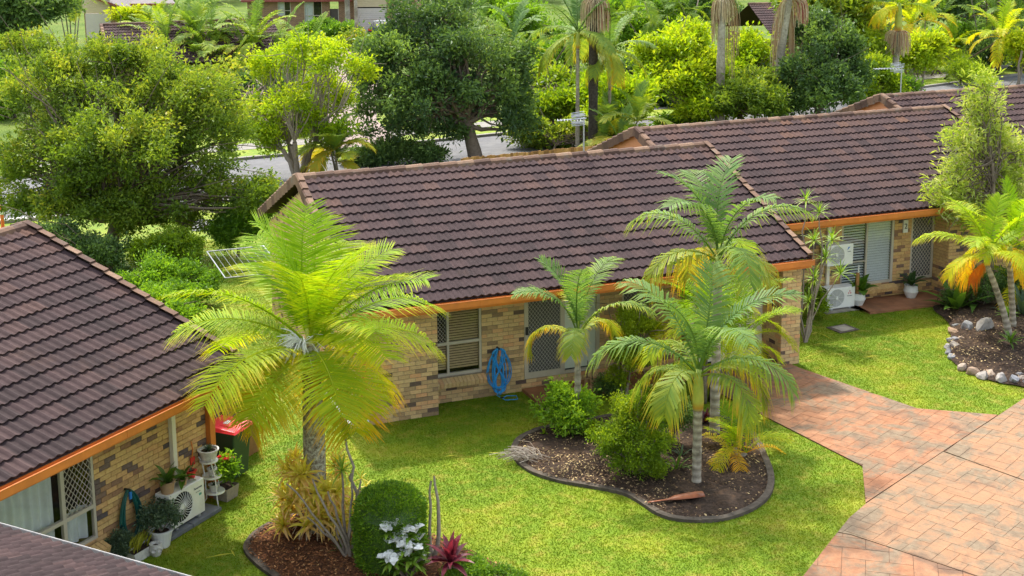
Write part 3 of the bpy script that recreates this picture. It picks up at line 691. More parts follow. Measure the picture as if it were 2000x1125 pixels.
bars(B(), [(0, .05, .42, 2.2), (.76, .81, .42, 2.2), (1.56, 1.63, .42, 2.2), (0, 1.63, .42, .49), (0, 1.63, 2.15, 2.2), (.05, .76, 1.06, 1.09)], 0).obj('frame', MAT['alu'], w3)
B().box((.05, .0, .49), (.76, .004, 2.15)).obj('pane', MAT['glass'], w3); B().box((.81, .0, .49), (1.56, .004, 2.15)).obj('pane', MAT['glass'], w3)
slats(.05, .76, .5, 2.15, .06, .07, .05, R(35)).obj('blind', MAT['blindw'], w3, kind='stuff')
slats(.81, 1.56, .5, 2.15, .045, .068, .06, R(55)).obj('blind', MAT['blindw'], w3, kind='stuff')
B().box((-.05, .3, .3), (1.7, .31, 2.3)).obj('room_shade_panel', MAT['dark'], w3)  # dark sheet paints the shade inside the room
d3_ = grp('screen_door', h2.root, (5.68, .03, 0))
bars(B(), [(0, .05, .4, 2.2), (.68, .74, .4, 2.2), (0, .74, .4, .47), (0, .74, 2.15, 2.2)], 0).obj('frame', MAT['alu'], d3_)
diamond(B(), .05, .68, .47, 2.15, -.02, .1, .007).obj('security_mesh', MAT['alu'], d3_, kind='stuff'); B().box((.05, .0, .47), (.68, .005, 2.15)).obj('fly_mesh', MAT['flymesh'], d3_)
sg = B().box((5.38, -.05, 1.72), (5.52, -.004, 2.06)).obj('number_plate', MAT['white'], h2.root)
text('2', .2, sg, (5.45, -.056, 1.89), (R(90), 0, 0), MAT['black'], 'number')
dpp = B().box((3.02, -.08, .1), (3.11, -.01, 2.3)).obj('downpipe', MAT['cream'], h2.root)
w4 = grp('window', h2.root, (1.3, .03, 0)); bars(B(), [(0, .05, .9, 2.2), (.65, .7, .9, 2.2), (0, .7, .9, .95), (.3, .35, .9, 2.2)], 0).obj('frame', MAT['white'], w4); B().box((.05, 0, .95), (.65, .004, 2.2)).obj('pane', MAT['glass'], w4)
h2.finish()
P2 = [tuple(G(1640, 583)[:2]), tuple(G(1699.5, 614.5)[:2]), tuple(G(1835, 598)[:2]), (23.6, 27.05), (22.95, 27.55), (19.9, 27.58)]
tag(B().prism(ccw(P2), -.03, .06).obj('porch_slab', MAT['terracotta_slab']), kind='structure')

# ---- the third unit, of which roof and gable show
h3 = House('brick_house', 'third brick unit furthest right with orange gable boards behind the young silky tree', (26.35, 30.3), mat='brickdark', mortar='mortar2', seed=13)
h3.wall((0, 0), 0, 8, 2.36, bricks=False); h3.core.box((0, .1, 0), (.1, 7.5, 2.36)); h3.core.box((0, 7.5, 0), (8, 7.6, 2.36)); h3.core.box((7.9, .1, 0), (8, 7.5, 2.36))
h3.slope(-.4, 9.0, -.8, 2.52, 4.5, warm=.1); h3.slope(-.4, 9.0, 8.2, 2.52, 4.5, sign=-1, tiles=False)
h3.ridge(-.42, 9, 3.7, 2.52+4.5*math.tan(RP)+.02)
h3.verge(-.4, -.8, 2.54, 4.5, -1); h3.verge(-.4, 8.2, 2.54, 4.5, -1, sign=-1)
h3.gutter(-.4, 9, -.9, 2.5); gable(h3, -.33, 3.7, 2.52+4.5*math.tan(RP), 4.4, 4)
h3.finish()

# ---- the unit on the left, turned
XL = np.array([math.sin(PHI), math.cos(PHI)]); YL = np.array([-math.cos(PHI), math.sin(PHI)]); LROT = math.atan2(XL[1], XL[0])
def LW(xl, yl): return XL*xl+YL*yl
hl = House('brick_house', 'brick unit on the left with mottled wall, orange corner post and curtained window', tuple(LW(16.85, 14.65)), LROT, 'brickdark', 'mortar2', seed=14)
hl.wall((-8.2, 0), 0, 8.2, 2.36, [(2.7, 5.57, .41, 2.22)])
hl.core.box((-.1, .1, 0), (0, 9, 2.36)); hl.core.box((-8.2, .1, 0), (-8.1, 9, 2.36)); hl.core.box((-8.1, 9, 0), (-.1, 9.1, 2.36))
hl.sill((-5.5, 0), 0, 2.87, .36)
hl.slope(-9, .08, -.95, 2.52, 4.95, warm=-.06); hl.slope(-9, .08, 8.95, 2.52, 4.95, sign=-1, tiles=False)
hl.ridge(-9, .1, 4.0, 2.52+4.95*math.tan(RP)+.02); hl.verge(.08, -.95, 2.54, 4.95, 1); hl.verge(.08, 8.95, 2.54, 4.95, 1, sign=-1)
hl.gutter(-9, .12, -1.05, 2.5); hl.soffit(-9, .0, -.9, 0, 2.34)
hl.core.add([(-.012, 0, 2.36), (-.012, 8, 2.36), (-.012, 4, 4.2)], F3=[(0, 1, 2)])
B().box((.0, -.1, 0), (.13, .03, 2.36)).obj('corner_post', MAT['orange'], hl.root)
B().box((-.93, -.09, .1), (-.84, -.01, 2.32)).obj('downpipe', MAT['cream'], hl.root)
w5 = grp('window', hl.root, (-5.5, .03, 0))
bars(B(), [(0, .05, .41, 2.2), (.75, .8, .98, 2.2), (2.2, 2.27, .41, 2.2), (2.82, 2.87, .41, 2.2), (0, 2.87, .41, .47), (0, 2.87, .94, 1.), (0, 2.87, 2.15, 2.2)], 0).obj('frame', MAT['alu'], w5)
diamond(B(), 2.27, 2.82, 1., 2.15, -.03, .095, .006).obj('security_mesh', MAT['alu'], w5, kind='stuff')
for q in ((.05, .75, 1., 2.15), (.8, 2.2, 1., 2.15), (2.27, 2.82, 1., 2.15), (.05, 2.2, .47, .94), (2.27, 2.82, .47, .94)): B().box((q[0], 0, q[2]), (q[1], .004, q[3])).obj('pane', MAT['glass'], w5)
def curtain(x0, x1, z0, z1, y, parent, seed):
    r = np.random.default_rng(seed); n = int((x1-x0)/.02); x = np.linspace(x0, x1, n); yy = y+.03*np.sin(x*38+r.random()*6)+.02*np.sin(x*17+1)
    V = np.vstack([np.c_[x, yy, np.full(n, z0)], np.c_[x, yy*.97+.03*y, np.full(n, z1)]]); B().add(V, [(i, i+1, n+i+1, n+i) for i in range(n-1)]).obj('curtain', MAT['curtain'], parent, smooth=True)
curtain(.85, 2.15, .5, 2.15, .12, w5, 1); curtain(.05, .7, .5, 2.15, .16, w5, 2); curtain(2.28, 2.82, .45, 1.0, .12, w5, 3)
B().box((-.05, .4, .3), (2.9, .41, 2.3)).obj('room_shade_panel', MAT['dark'], w5)  # shade behind the curtains is a near-black sheet
hl.finish()

# ---- the near roof in the bottom left corner
hn = House('brick_house', 'near unit in the bottom left corner, only its tiled roof and white gutter', tuple(LW(10.0, 11.0)), LROT+R(90), 'brickdark', 'mortar2', seed=15)
hn.wall((-4, 0), 0, 9.5, 2.36, bricks=False); hn.core.box((-4, .1, 0), (-3.9, 8, 2.36)); hn.core.box((5.4, .1, 0), (5.5, 8, 2.36)); hn.core.box((-4, 8, 0), (5.5, 8.1, 2.36))
hn.slope(-4.4, 3.6, -.7, 2.52, 4.6, warm=-.2); hn.slope(-4.4, 3.6, 8.4, 2.52, 4.6, sign=-1, tiles=False)
hn.ridge(-4.4, 3.6, 3.84, 2.52+4.6*math.tan(RP)+.02); hn.gutter(-4.4, 3.6, -.88, 2.5, 'gutterwhite')
hn.finish()
# ---------------------------------------------------------------- plants
def unit(v): return v/(np.linalg.norm(v, axis=-1, keepdims=True)+1e-9)
def leafstops(*c): return [(i/(len(c)-1), x) for i, x in enumerate(c)]
LM = {}
LM['lime'] = leafmat('lime_leaves', leafstops((0.106, 0.213, 0.008), (0.213, 0.362, 0.011), (0.329, 0.457, 0.013), (0.446, 0.510, 0.021)), .5)
LM['olive'] = leafmat('olive_leaves', leafstops((0.048, 0.085, 0.013), (0.106, 0.184, 0.019), (0.194, 0.290, 0.027), (0.310, 0.387, 0.039), (0.484, 0.436, 0.048)), .42)
LM['dark'] = leafmat('dark_leaves', leafstops((0.034, 0.072, 0.029), (0.074, 0.144, 0.043), (0.144, 0.240, 0.060), (0.264, 0.396, 0.084)), .36)
LM['mid'] = leafmat('mid_green_leaves', leafstops((0.048, 0.113, 0.016), (0.113, 0.238, 0.018), (0.208, 0.383, 0.024), (0.351, 0.525, 0.032)), .42)
LM['bright'] = leafmat('bright_shrub_leaves', leafstops((0.057, 0.114, 0.009), (0.126, 0.229, 0.011), (0.229, 0.343, 0.014), (0.366, 0.458, 0.023)), .45)
LM['silky'] = leafmat('silky_leaves', leafstops((0.123, 0.220, 0.018), (0.211, 0.334, 0.025), (0.317, 0.422, 0.044), (0.440, 0.510, 0.123), (0.572, 0.598, 0.352)), .45)
LM['topiary'] = leafmat('topiary_leaves', leafstops((.04, .1, .012), (.1, .22, .018), (.19, .34, .022), (.3, .44, .03)), .35)
LM['grey'] = leafmat('blue_grey_leaves', leafstops((.05, .085, .05), (.1, .16, .09), (.2, .27, .17)), .3)
LM['palmy'] = leafmat('yellow_palm_frond', leafstops((0.074, 0.180, 0.009), (0.158, 0.306, 0.009), (0.275, 0.422, 0.011), (0.465, 0.486, 0.012), (0.655, 0.422, 0.021), (0.634, 0.264, 0.032)), .5, .55, .15)
LM['palmb'] = leafmat('blue_green_palm_frond', leafstops((0.048, 0.119, 0.044), (0.097, 0.189, 0.053), (0.176, 0.282, 0.044), (0.334, 0.370, 0.031), (0.546, 0.370, 0.026), (0.598, 0.246, 0.026)), .42, .55, .2, (1.25, 1.2, .6))
LM['palmd'] = leafmat('dark_palm_frond', leafstops((0.028, 0.063, 0.017), (0.070, 0.141, 0.026), (0.155, 0.268, 0.028), (0.338, 0.422, 0.028), (0.634, 0.507, 0.042), (0.591, 0.282, 0.042)), .4, .55, .15)
LM['orangefrond'] = leafmat('orange_dying_frond', leafstops((.5, .3, .05), (.65, .25, .03), (.6, .2, .05)), .4)
LM['brom'] = leafmat('yellow_bromeliad', leafstops((.16, .22, .03), (.42, .44, .045), (.68, .6, .08), (.78, .46, .2)), .4)
LM['red'] = leafmat('red_cordyline', leafstops((.06, .012, .02), (.22, .03, .05), (.45, .08, .1), (.5, .18, .12)), .35, .35, .5, (1.3, .8, .8))
LM['strap'] = leafmat('strap_leaves', leafstops((.052, .117, .016), (.130, .247, .026), (.260, .403, .039), (.455, .520, .065)), .38)
LM['flowerw'] = leafmat('white_petals', leafstops((.8, .8, .74), (.85, .85, .82)), .3, .6, .2, (1, 1, 1), .05)
LM['flowerr'] = leafmat('red_petals', leafstops((.6, .03, .03), (.75, .08, .07)), .3, .6, .2, (1, .8, .8), .1)
MAT['strand'] = tinted('dry_strands', [(0, (.2, .1, .05)), (.35, (.38, .24, .13)), (.65, (.6, .5, .32)), (.93, (.55, .42, .28)), (1, (.36, .08, .08))], .85, .15, 8, .4, .1)
MAT['twig'] = tinted('grey_twigs', [(0, (.13, .1, .075)), (.5, (.27, .22, .17)), (1, (.45, .4, .34))], .9, .15, 20, .6, .5, 60.)

def leaves(P, D, size, r, asp=.42, fold=.25, up=.35, tint=.5, tvar=.35, kind='diamond'):
    """leaf blades at points P growing along D; two folded triangles each"""
    k = len(P); D = unit(D+(r.random((k, 3))-.5)*.9); N = unit(r.normal(size=(k, 3))+np.array([0, 0, up*3]))
    S = unit(np.cross(D, N)); N = np.cross(S, D); l = (size*(.55+.9*r.random(k)))[:, None]; w_ = l*asp
    base = P; tip = P+D*l+np.array([0, 0, -.12])*l; mid = P+D*l*.5
    a = mid+S*w_*.5+N*w_*fold; b_ = mid-S*w_*.5+N*w_*fold
    V = np.stack([base, a, tip, b_], 1).reshape(-1, 3); i = np.arange(k)*4
    F = np.vstack([np.stack([i, i+1, i+2], 1), np.stack([i, i+2, i+3], 1)])
    t = np.clip(np.broadcast_to(tint, (k,))+(r.random(k)-.5)*tvar, 0.01, .99)
    return V, F, np.repeat(t, 4)
def limb(b, p0, p1, r0, r1, rng, wig=.12, n=6, sides=6, t=.5):
    p0, p1 = np.array(p0, float), np.array(p1, float); L = np.linalg.norm(p1-p0); u = np.linspace(0, 1, n)[:, None]
    w_ = np.cumsum(rng.normal(size=(n, 3)), 0)*wig*L/n; w_ -= u*w_[-1]; w_[0] = 0
    P = p0+(p1-p0)*u+w_; P[:, 2] += np.sin(u[:, 0]*math.pi)*L*.06
    b.tube(P, np.linspace(r0, r1, n), sides, t=t+rng.uniform(-.15, .15), cap=False); return P
def crown(lobes, n, lpc, leaf, r, sub=14, spread=.34, asp=.42, shell=.55, tint=.45, sunny=.35, up=.35):
    """leaf clumps gathered round sub-centres inside lobes (cx,cy,cz,rx,ry,rz); returns V,F,T and the sub-centres"""
    vol = np.array([l[3]*l[4]*l[5] for l in lobes])**.67; share = vol/vol.sum(); PP = []; DD = []; TT = []; subs = []
    for l, s in zip(lobes, share):
        c = np.array(l[:3]); R3 = np.array(l[3:6]); m = max(4, int(1.9*sub*len(lobes)*s)); d = unit(r.normal(size=(m, 3))); d[:, 2] = np.where(d[:, 2] < -.45, -d[:, 2]*.6, d[:, 2])
        sc = c+d*R3*(shell+(1-shell)*r.random((m, 1)))*.8; subs.append(sc)
        k = max(1, int(n*s)); idx = r.integers(0, m, k); sr = .45+1.1*r.random(m); off = r.normal(size=(k, 3))*R3*spread*.62*sr[idx][:, None]*np.array([1, 1, .62])
        dirs = unit(d*np.array([1, 1, .7])+np.array([0, 0, .35])+r.normal(size=(m, 3))*.45); uu = r.random((k, 1))**.7; off = dirs[idx]*(uu-.35)*R3*spread*2.1*sr[idx][:, None]+r.normal(size=(k, 3))*R3*spread*.4*(1.15-.75*uu)*sr[idx][:, None]; p = sc[idx]+off; q = (p-c)/R3; rr = np.linalg.norm(q, axis=1); far = rr > 1.35; p[far] = c+q[far]/rr[far, None]*R3*(.9+.4*r.random((far.sum(), 1)))
        ct = r.random(m)[idx]
        D = unit(unit(p-c)*.45+np.array([0, 0, .4])+unit(off)*.7)
        q = (p-c)/R3
        PP.append(np.repeat(p, lpc, 0)); DD.append(np.repeat(D, lpc, 0)); TT.append(np.repeat(tint+(ct-.5)*sunny+(r.random(k)-.5)*.2+.1*np.clip(off[:, 2]/(R3[2]*spread), -1, 1), lpc))  # tone differs at random by clump, slightly lighter towards each clump's top
    P = np.vstack(PP); D = np.vstack(DD); T = np.concatenate(TT); P = P+r.normal(size=P.shape)*leaf*.9; D = unit(D+r.normal(size=D.shape)*.7)
    V, F, t = leaves(P, D, leaf, r, asp, up=up, tint=T); return V, F, t, np.vstack(subs)
def tree(name, label, base, lobes, mat, trunk=(.16, 1.6), n=3000, lpc=7, leaf=.14, seed=1, sub=12, stems=1, cat='tree', group=None, bark='bark', spread=.34, asp=.42, tint=.45, branch=.35, shell=.55, twigs=1., sunny=.35, up=.35, z=0.):
    r = np.random.default_rng(seed); root = thing(name, label, cat, (base[0], base[1], z), 0, group)
    V, F, t, subs = crown(lobes, n, lpc, leaf, r, sub, spread, asp, shell, tint, sunny, up)
    b = B(); tr_, th = trunk
    C = np.mean([l[:3] for l in lobes], 0)
    tops = []
    for s in range(stems):
        a = s*6.28/max(stems, 1)+r.random(); bx = np.array([math.cos(a), math.sin(a)])*tr_*1.1*(stems > 1)
        top = np.array([C[0]*.35+bx[0]*3.5, C[1]*.35+bx[1]*3.5, th*(.8+.4*r.random())])
        P = limb(b, (*bx, -.05), top, tr_*(1 if stems == 1 else .62), tr_*.55, r, .1, 7, 8); tops.append(top)
    for c in subs:
        j = int(np.argmin([np.linalg.norm(c-tp) for tp in tops])); p0 = tops[j]*(.75+.3*r.random()) if stems == 1 else tops[j]
        P = limb(b, p0, c, tr_*branch*(.6+.5*r.random()), .012, r, .3, 6, 5)
        for q in range(int(1*twigs)): k = r.integers(2, 5); limb(b, P[k], P[k]+(c-P[k])*.8+r.normal(size=3)*np.linalg.norm(c-p0)*.22, .018, .006, r, .3, 4, 4)
    b.obj('trunk', MAT[bark], root, smooth=True)
    o = bpy.data.objects.new('crown', npmesh('crown', V, [F], LM[mat], t)); link(o, root); return root

# ---- palms
def frond(L, el, droop, r, n=46, ll=.55, lw=.03, vee=.25, lean=.75, sag=.25, t0=.35, tip=.25, petiole=.16, roll=0., leafdroop=0.):
    """feather leaf along +x: rachis and two rows of leaflets"""
    m = 16; s = np.linspace(0, 1, m); ang = el-droop*s**1.4; st = L/(m-1)
    x = np.concatenate([[0], np.cumsum(np.cos(ang[:-1])*st)]); z = np.concatenate([[0], np.cumsum(np.sin(ang[:-1])*st)]); yb = roll*s**2*L*.15
    Pm = np.c_[x, yb, z]; b = B(); b.tube(Pm, np.linspace(.022, .004, m)*L/2.2, 4, t=t0+.12, cap=False)
    u = np.repeat(np.linspace(petiole, .995, n), 2)+(r.random(2*n)-.5)*.012; u = np.clip(u, .05, 1); side = np.tile([1., -1.], n)
    def at_(a): return np.c_[np.interp(u, s, a)]
    p = np.c_[at_(x), at_(yb), at_(z)]; an = np.interp(u, s, ang); T = np.c_[np.cos(an), np.zeros(2*n), np.sin(an)]; Nn = np.c_[-np.sin(an), np.zeros(2*n), np.cos(an)]
    q = (u-petiole)/(1-petiole); prof = np.clip(.42+1.1*q, 0, 1)*np.clip(1.45-1.*q**2.4, .42, 1)
    fw_ = lean*(.35+1.0*q)+(r.random(2*n)-.5)*.16; vv = vee+(r.random(2*n)-.5)*.18
    D = unit(np.c_[np.zeros(2*n), side, np.zeros(2*n)]*np.cos(vv)[:, None]+Nn*np.sin(vv)[:, None]+T*fw_[:, None])
    l = (ll*prof*(.85+.3*r.random(2*n)))[:, None]; g = np.array([0, 0, -1.])
    mid = p+D*l*.55+g*l*sag*.18; tipp = p+unit(D+g*leafdroop*.6)*l*(1-.1*sag)+g*l*(sag*.6+leafdroop*.3)*(.6+.8*r.random((2*n, 1)))
    wv = unit(T*.85-D*.3+g*.0)*lw*.5*(.8+.4*r.random((2*n, 1)))
    V = np.stack([p-wv*.6, p+wv*.6, mid+wv, mid-wv, tipp], 1).reshape(-1, 3); i = np.arange(2*n)*5
    tb = t0+(r.random(2*n)-.5)*.14+.05*q; tt = np.stack([tb, tb, tb+tip*.2, tb+tip*.2, tb+tip], 1).reshape(-1)
    b.add(V, np.stack([i, i+1, i+2, i+3], 1), np.stack([i+3, i+2, i+4], 1), np.clip(tt, .01, .99)); return b
def palm(name, label, base, H, r0, r1, nf, L, mat, seed, trunkmat='paletrunk', shaft=0., els=(80, -15), droop=(.6, 1.6), n=44, ll=.55, lw=.032, vee=.25, sag=.3, tints=(.15, .55), tip=.25, lean=(0, 0), lean_c=.75, skirt=None, group=None, az0=0., rings=0, fdroop=0., dead=0, cat='palm', z=0., oneside=None, avoid=None):
    r = np.random.default_rng(seed); root = thing(name, label, cat, (base[0], base[1], z), 0, group); m = 14
    s = np.linspace(0, 1, m); P = np.c_[lean[0]*s**1.3, lean[1]*s**1.3, s*H]; rad = np.interp(s, [0, .12, 1], [r0*1.15, r0, r1])*(1+.04*r.normal(size=m))
    tb = B()
    if rings:
        k = rings*2; ss = np.linspace(0, 1, k); PP = np.c_[lean[0]*ss**1.3, lean[1]*ss**1.3, ss*H]; rr_ = np.interp(ss, s, rad); rr_[1::2] *= .972
        tb.tube(PP, rr_, 10, t=np.where(np.arange(k) % 2, .25, .75))
    else: tb.tube(P, rad, 12, t=.5+r.normal(size=m)*.15)
    tb.obj('trunk', MAT[trunkmat], root, smooth=True); top = np.array([lean[0], lean[1], H])
    if shaft:
        B().tube([top, top+[0, 0, shaft*.25], top+[0, 0, shaft*.7], top+[0, 0, shaft]], [r1*1.15, r1*1.3, r1*1.05, r1*.55], 12, t=[.95, .4, .15, .1]).obj('crownshaft', MAT['shaft'], root, smooth=True); top = top+[0, 0, shaft*.9]
    for k in range(nf):
        f = k/(nf-1); el = R(els[0]+(els[1]-els[0])*f**.9)+r.normal()*.07; az = az0+k*2.39996+r.normal()*.12
        if oneside is not None: az = oneside[0]+(r.random()-.5)*oneside[1]
        if avoid and f > .35:
            da = (az-avoid[0]+math.pi) % (2*math.pi)-math.pi
            if abs(da) < avoid[1]: az = avoid[0]+math.copysign(avoid[1]+.35*r.random(), da)
        t0 = tints[0]+(tints[1]-tints[0])*f**1.7+r.normal()*.04; dr = droop[0]+(droop[1]-droop[0])*f+r.normal()*.08
        b = frond(L*(.82+.3*math.sin(math.pi*min(1, f*1.1+.15)))*(.9+.2*r.random()), el, dr, r, n, ll, lw, vee*(1-.5*f), lean_c, sag*(.6+f), max(.03, t0), tip*(.5+f), roll=r.normal()*.6, leafdroop=fdroop*f)
        b.obj('frond', LM[mat], root, loc=top-np.array([0, 0, .25*f*(1 if not shaft else .3)]), rot=(r.normal()*.12, 0, az))
    for k in range(dead):
        b = frond(L*.62, R(-20), 1.2, r, n, ll*.7, lw, -.4, .8, .9, .6, .3, leafdroop=1.); b.obj('dead_frond', LM['orangefrond'], root, loc=top-np.array([0, 0, .25]), rot=(0, 0, az0+1.0+k*2.2))
    if skirt:
        for (zz, rad_, ln, nn, t_, az) in skirt:
            sb = B(); c = np.array([lean[0]*(zz/H)**1.3, lean[1]*(zz/H)**1.3, zz])
            for q in range(nn):
                a = r.random()*6.28 if az is None else az+r.normal()*.25; ra = rad_*(.25+.9*r.random()); l = ln*(.55+.5*r.random()); u = np.linspace(0, 1, 5)
                Q = np.c_[np.cos(a)*ra*(1-(1-u)**3)+r.normal()*.03, np.sin(a)*ra*(1-(1-u)**3)+r.normal()*.03, .08*np.sin(u*3)*ra*4-l*u**1.6]+c
                sb.tube(Q, .012, 3, t=np.clip(t_+r.normal()*.16, .01, .99), cap=False)
            sb.obj('flower_stalk', MAT['strand'], root)
    return root
def clump(name, label, base, stems, mat, seed, L=1.8, nf=7, cat='palm', group=None, **kw):
    """several thin palm stems from one root"""
    r = np.random.default_rng(seed); root = thing(name, label, cat, (base[0], base[1], 0), 0, group)
    for k, (dx, dy, H) in enumerate(stems):
        st = B(); P = np.array([(dx*.3, dy*.3, 0), (dx*.6, dy*.6, H*.5), (dx, dy, H)]); st.tube(P, [.05, .045, .035], 7, t=r.random()*.5).obj('stem', MAT['paletrunk'], root, smooth=True)
        for q in range(nf):
            f = q/(nf-1); out = math.atan2(dy, dx)
            b = frond(L*(.8+.4*r.random()), R(82-78*f)+r.normal()*.1, kw.get('droop', 1.3)*(.6+.7*f), r, kw.get('n', 30), kw.get('ll', .42), kw.get('lw', .03), .35, .8, .35, kw.get('t0', .25)+.3*f*kw.get('yel', 1)+r.normal()*.05, kw.get('tip', .2), leafdroop=.2*f)
            b.obj('frond', LM[mat], root, loc=(dx, dy, H), rot=(0, 0, out*.3+q*2.4+r.random()*1.2))
    return root
# ---- strappy rosettes
def rosette(b, c, n, L, w_, r, el=(80, 5), droop=1.2, t=(.2, .7), seg=4, axis=None, fold=.3, tipt=.1):
    for k in range(n):
        f = k/max(1, n-1); a = k*2.39996+r.normal()*.2; e = R(el[0]+(el[1]-el[0])*f)+r.normal()*.1; l = L*(.75+.35*r.random()); s = np.linspace(0, 1, seg+1)
        an = e-droop*s**1.5*(.6+.6*r.random()); x = np.concatenate([[0], np.cumsum(np.cos(an[:-1])*l/seg)]); z = np.concatenate([[0], np.cumsum(np.sin(an[:-1])*l/seg)])
        wd = w_*np.array([.55, 1, .95, .6, .02][:seg+1] if seg == 4 else np.linspace(1, .02, seg+1))*.5
        ca, sa = math.cos(a), math.sin(a); V = []
        for i in range(seg+1):
            for sg_ in (-1, 0, 1): V.append((c[0]+x[i]*ca-sg_*wd[i]*sa, c[1]+x[i]*sa+sg_*wd[i]*ca, c[2]+z[i]+abs(sg_)*wd[i]*fold))
        F = [(3*i+j, 3*i+j+1, 3*i+4+j, 3*i+3+j) for i in range(seg) for j in (0, 1)]
        tt = np.clip(t[0]+(t[1]-t[0])*f+r.normal()*.06+tipt*np.repeat(s, 3), .01, .99); b.add(V, F, t=tt)
    return b
def blades_obj(name, parent, mat, c, n, L, w_, r, **kw):
    """every large leaf its own part"""
    for k in range(n):
        b = B(); kk = dict(kw); el = kk.pop('el', (80, 5)); f = k/max(1, n-1); e = el[0]+(el[1]-el[0])*f
        rosette(b, (0, 0, 0), 1, L, w_, r, el=(e, e), **kk); b.obj(name, LM[mat], parent, loc=c, rot=(0, 0, k*2.39996+r.normal()*.2))
# ---------------------------------------------------------------- what grows where
def lob(base, L):
    out = []
    for (px, py, rw, rh, *dz) in L:
        d = fwd@(np.array([base[0], base[1], 0])-CAM)+(dz[0] if dz else 0.); p = CAM+ray(px, py)*(d/FPX); k = FPX/d
        out.append((p[0]-base[0], p[1]-base[1], p[2], rw/k, (rw+rh)/2/k, rh/k))
    return out
def TR(name, label, bpx, L, mat, **kw):
    b = G(*bpx); return tree(name, label, b, lob(b, L), mat, **kw)
# street trees and far trees
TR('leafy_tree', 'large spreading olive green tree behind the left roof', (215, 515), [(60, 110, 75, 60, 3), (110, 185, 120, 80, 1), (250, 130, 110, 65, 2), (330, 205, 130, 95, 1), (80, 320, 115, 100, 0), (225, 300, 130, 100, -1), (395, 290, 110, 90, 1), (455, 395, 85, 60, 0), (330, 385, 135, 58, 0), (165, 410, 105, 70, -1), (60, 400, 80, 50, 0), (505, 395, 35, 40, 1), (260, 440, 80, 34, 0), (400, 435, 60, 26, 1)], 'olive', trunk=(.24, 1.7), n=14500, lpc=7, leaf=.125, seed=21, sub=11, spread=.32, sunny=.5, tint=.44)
TR('lime_tree', 'airy lime green tree with many bare stems by the road', (585, 349), [(600, 105, 50, 28, 0), (545, 120, 40, 24, 1), (655, 120, 42, 28, -1), (505, 150, 34, 22, 1), (690, 140, 30, 24, 0), (500, 215, 42, 28, 0), (560, 200, 40, 26, -1), (625, 175, 44, 28, 1), (660, 205, 34, 26, 1), (480, 260, 34, 22, 0), (540, 260, 36, 22, 0), (610, 240, 34, 22, 0), (520, 290, 26, 14, 0), (660, 255, 26, 18, 0)], 'lime', trunk=(.16, 1.3), stems=6, n=2300, lpc=7, leaf=.16, seed=22, sub=4, spread=.55, tint=.6, branch=.22, bark='twig', shell=.7)
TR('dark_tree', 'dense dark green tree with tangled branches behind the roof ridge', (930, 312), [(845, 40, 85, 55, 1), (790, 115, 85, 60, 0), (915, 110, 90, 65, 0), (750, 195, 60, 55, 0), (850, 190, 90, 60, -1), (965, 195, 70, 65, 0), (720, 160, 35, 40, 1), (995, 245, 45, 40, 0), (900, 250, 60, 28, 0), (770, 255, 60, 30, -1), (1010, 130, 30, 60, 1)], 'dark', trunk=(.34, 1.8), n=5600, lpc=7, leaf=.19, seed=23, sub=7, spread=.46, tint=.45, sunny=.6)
TR('lime_tree', 'broad lime tree over the bank left of the tall pale palm', (1345, 252), [(1300, 110, 60, 45, 1), (1345, 85, 55, 40, 2), (1320, 165, 75, 45, 0), (1375, 160, 50, 50, 1), (1275, 150, 35, 30, 0), (1365, 215, 45, 25, -1)], 'lime', trunk=(.2, 1.6), n=3400, lpc=7, leaf=.24, seed=24, sub=9, tint=.6, bark='twig', spread=.28)
TR('lime_tree', 'low lime tree beside the dark trunked palm', (1215, 285), [(1215, 215, 45, 40, 0), (1180, 185, 40, 35, 2), (1240, 190, 35, 30, 1), (1170, 245, 40, 28, 0)], 'lime', trunk=(.15, 1.), n=2000, lpc=7, leaf=.24, seed=25, sub=8, tint=.5, bark='twig')
TR('lime_tree', 'lime tree between the two palms with hanging brown skirts', (1445, 245), [(1455, 110, 35, 40, 2), (1445, 170, 45, 45, 1), (1490, 140, 30, 50, 2), (1425, 220, 35, 25, 0)], 'lime', trunk=(.15, 1.3), n=1700, lpc=7, leaf=.24, seed=26, sub=8, tint=.5)
TR('dark_tree', 'bushy dark evergreen behind the second roof ridge', (1595, 250), [(1580, 150, 60, 55, 0), (1625, 110, 55, 60, 1), (1555, 200, 50, 35, 0), (1620, 185, 60, 40, -1), (1590, 70, 55, 45, 2), (1655, 160, 40, 45, 1)], 'dark', trunk=(.22, 1.4), n=3000, lpc=7, leaf=.22, seed=27, sub=8, tint=.38, sunny=.6)
TR('olive_tree', 'grey green shrubby tree at the foot of the leaning palm', (1475, 255), [(1450, 195, 45, 30, -1), (1500, 205, 40, 30, -1), (1475, 165, 35, 25, 0)], 'olive', trunk=(.1, .8), n=1500, lpc=7, leaf=.2, seed=28, sub=8, tint=.4)
TR('bright_tree', 'yellow green tree in front of the third roof gable', (1690, 225), [(1700, 150, 45, 35, 0), (1665, 180, 40, 28, -1), (1735, 170, 30, 25, 0), (1690, 100, 45, 40, 3)], 'bright', trunk=(.12, 1.), n=1900, lpc=7, leaf=.22, seed=29, sub=8, tint=.6)
TR('lime_tree', 'small round lime tree with white trunk on the far lawn', (1795, 182), [(1795, 100, 34, 20, 0), (1820, 95, 28, 20, 0), (1765, 115, 25, 14, 0), (1800, 120, 36, 12, 0)], 'lime', trunk=(.12, 2.0), stems=2, n=1100, lpc=7, leaf=.25, seed=30, sub=7, tint=.65, bark='twig')
TR('lime_tree', 'yellow leaved small tree at the right edge with bare white trunk', (1984, 170), [(1998, 95, 22, 22, 0), (2010, 120, 25, 15, 0)], 'lime', trunk=(.12, 2.2), stems=2, n=500, lpc=7, leaf=.25, seed=31, sub=6, tint=.85, bark='twig')
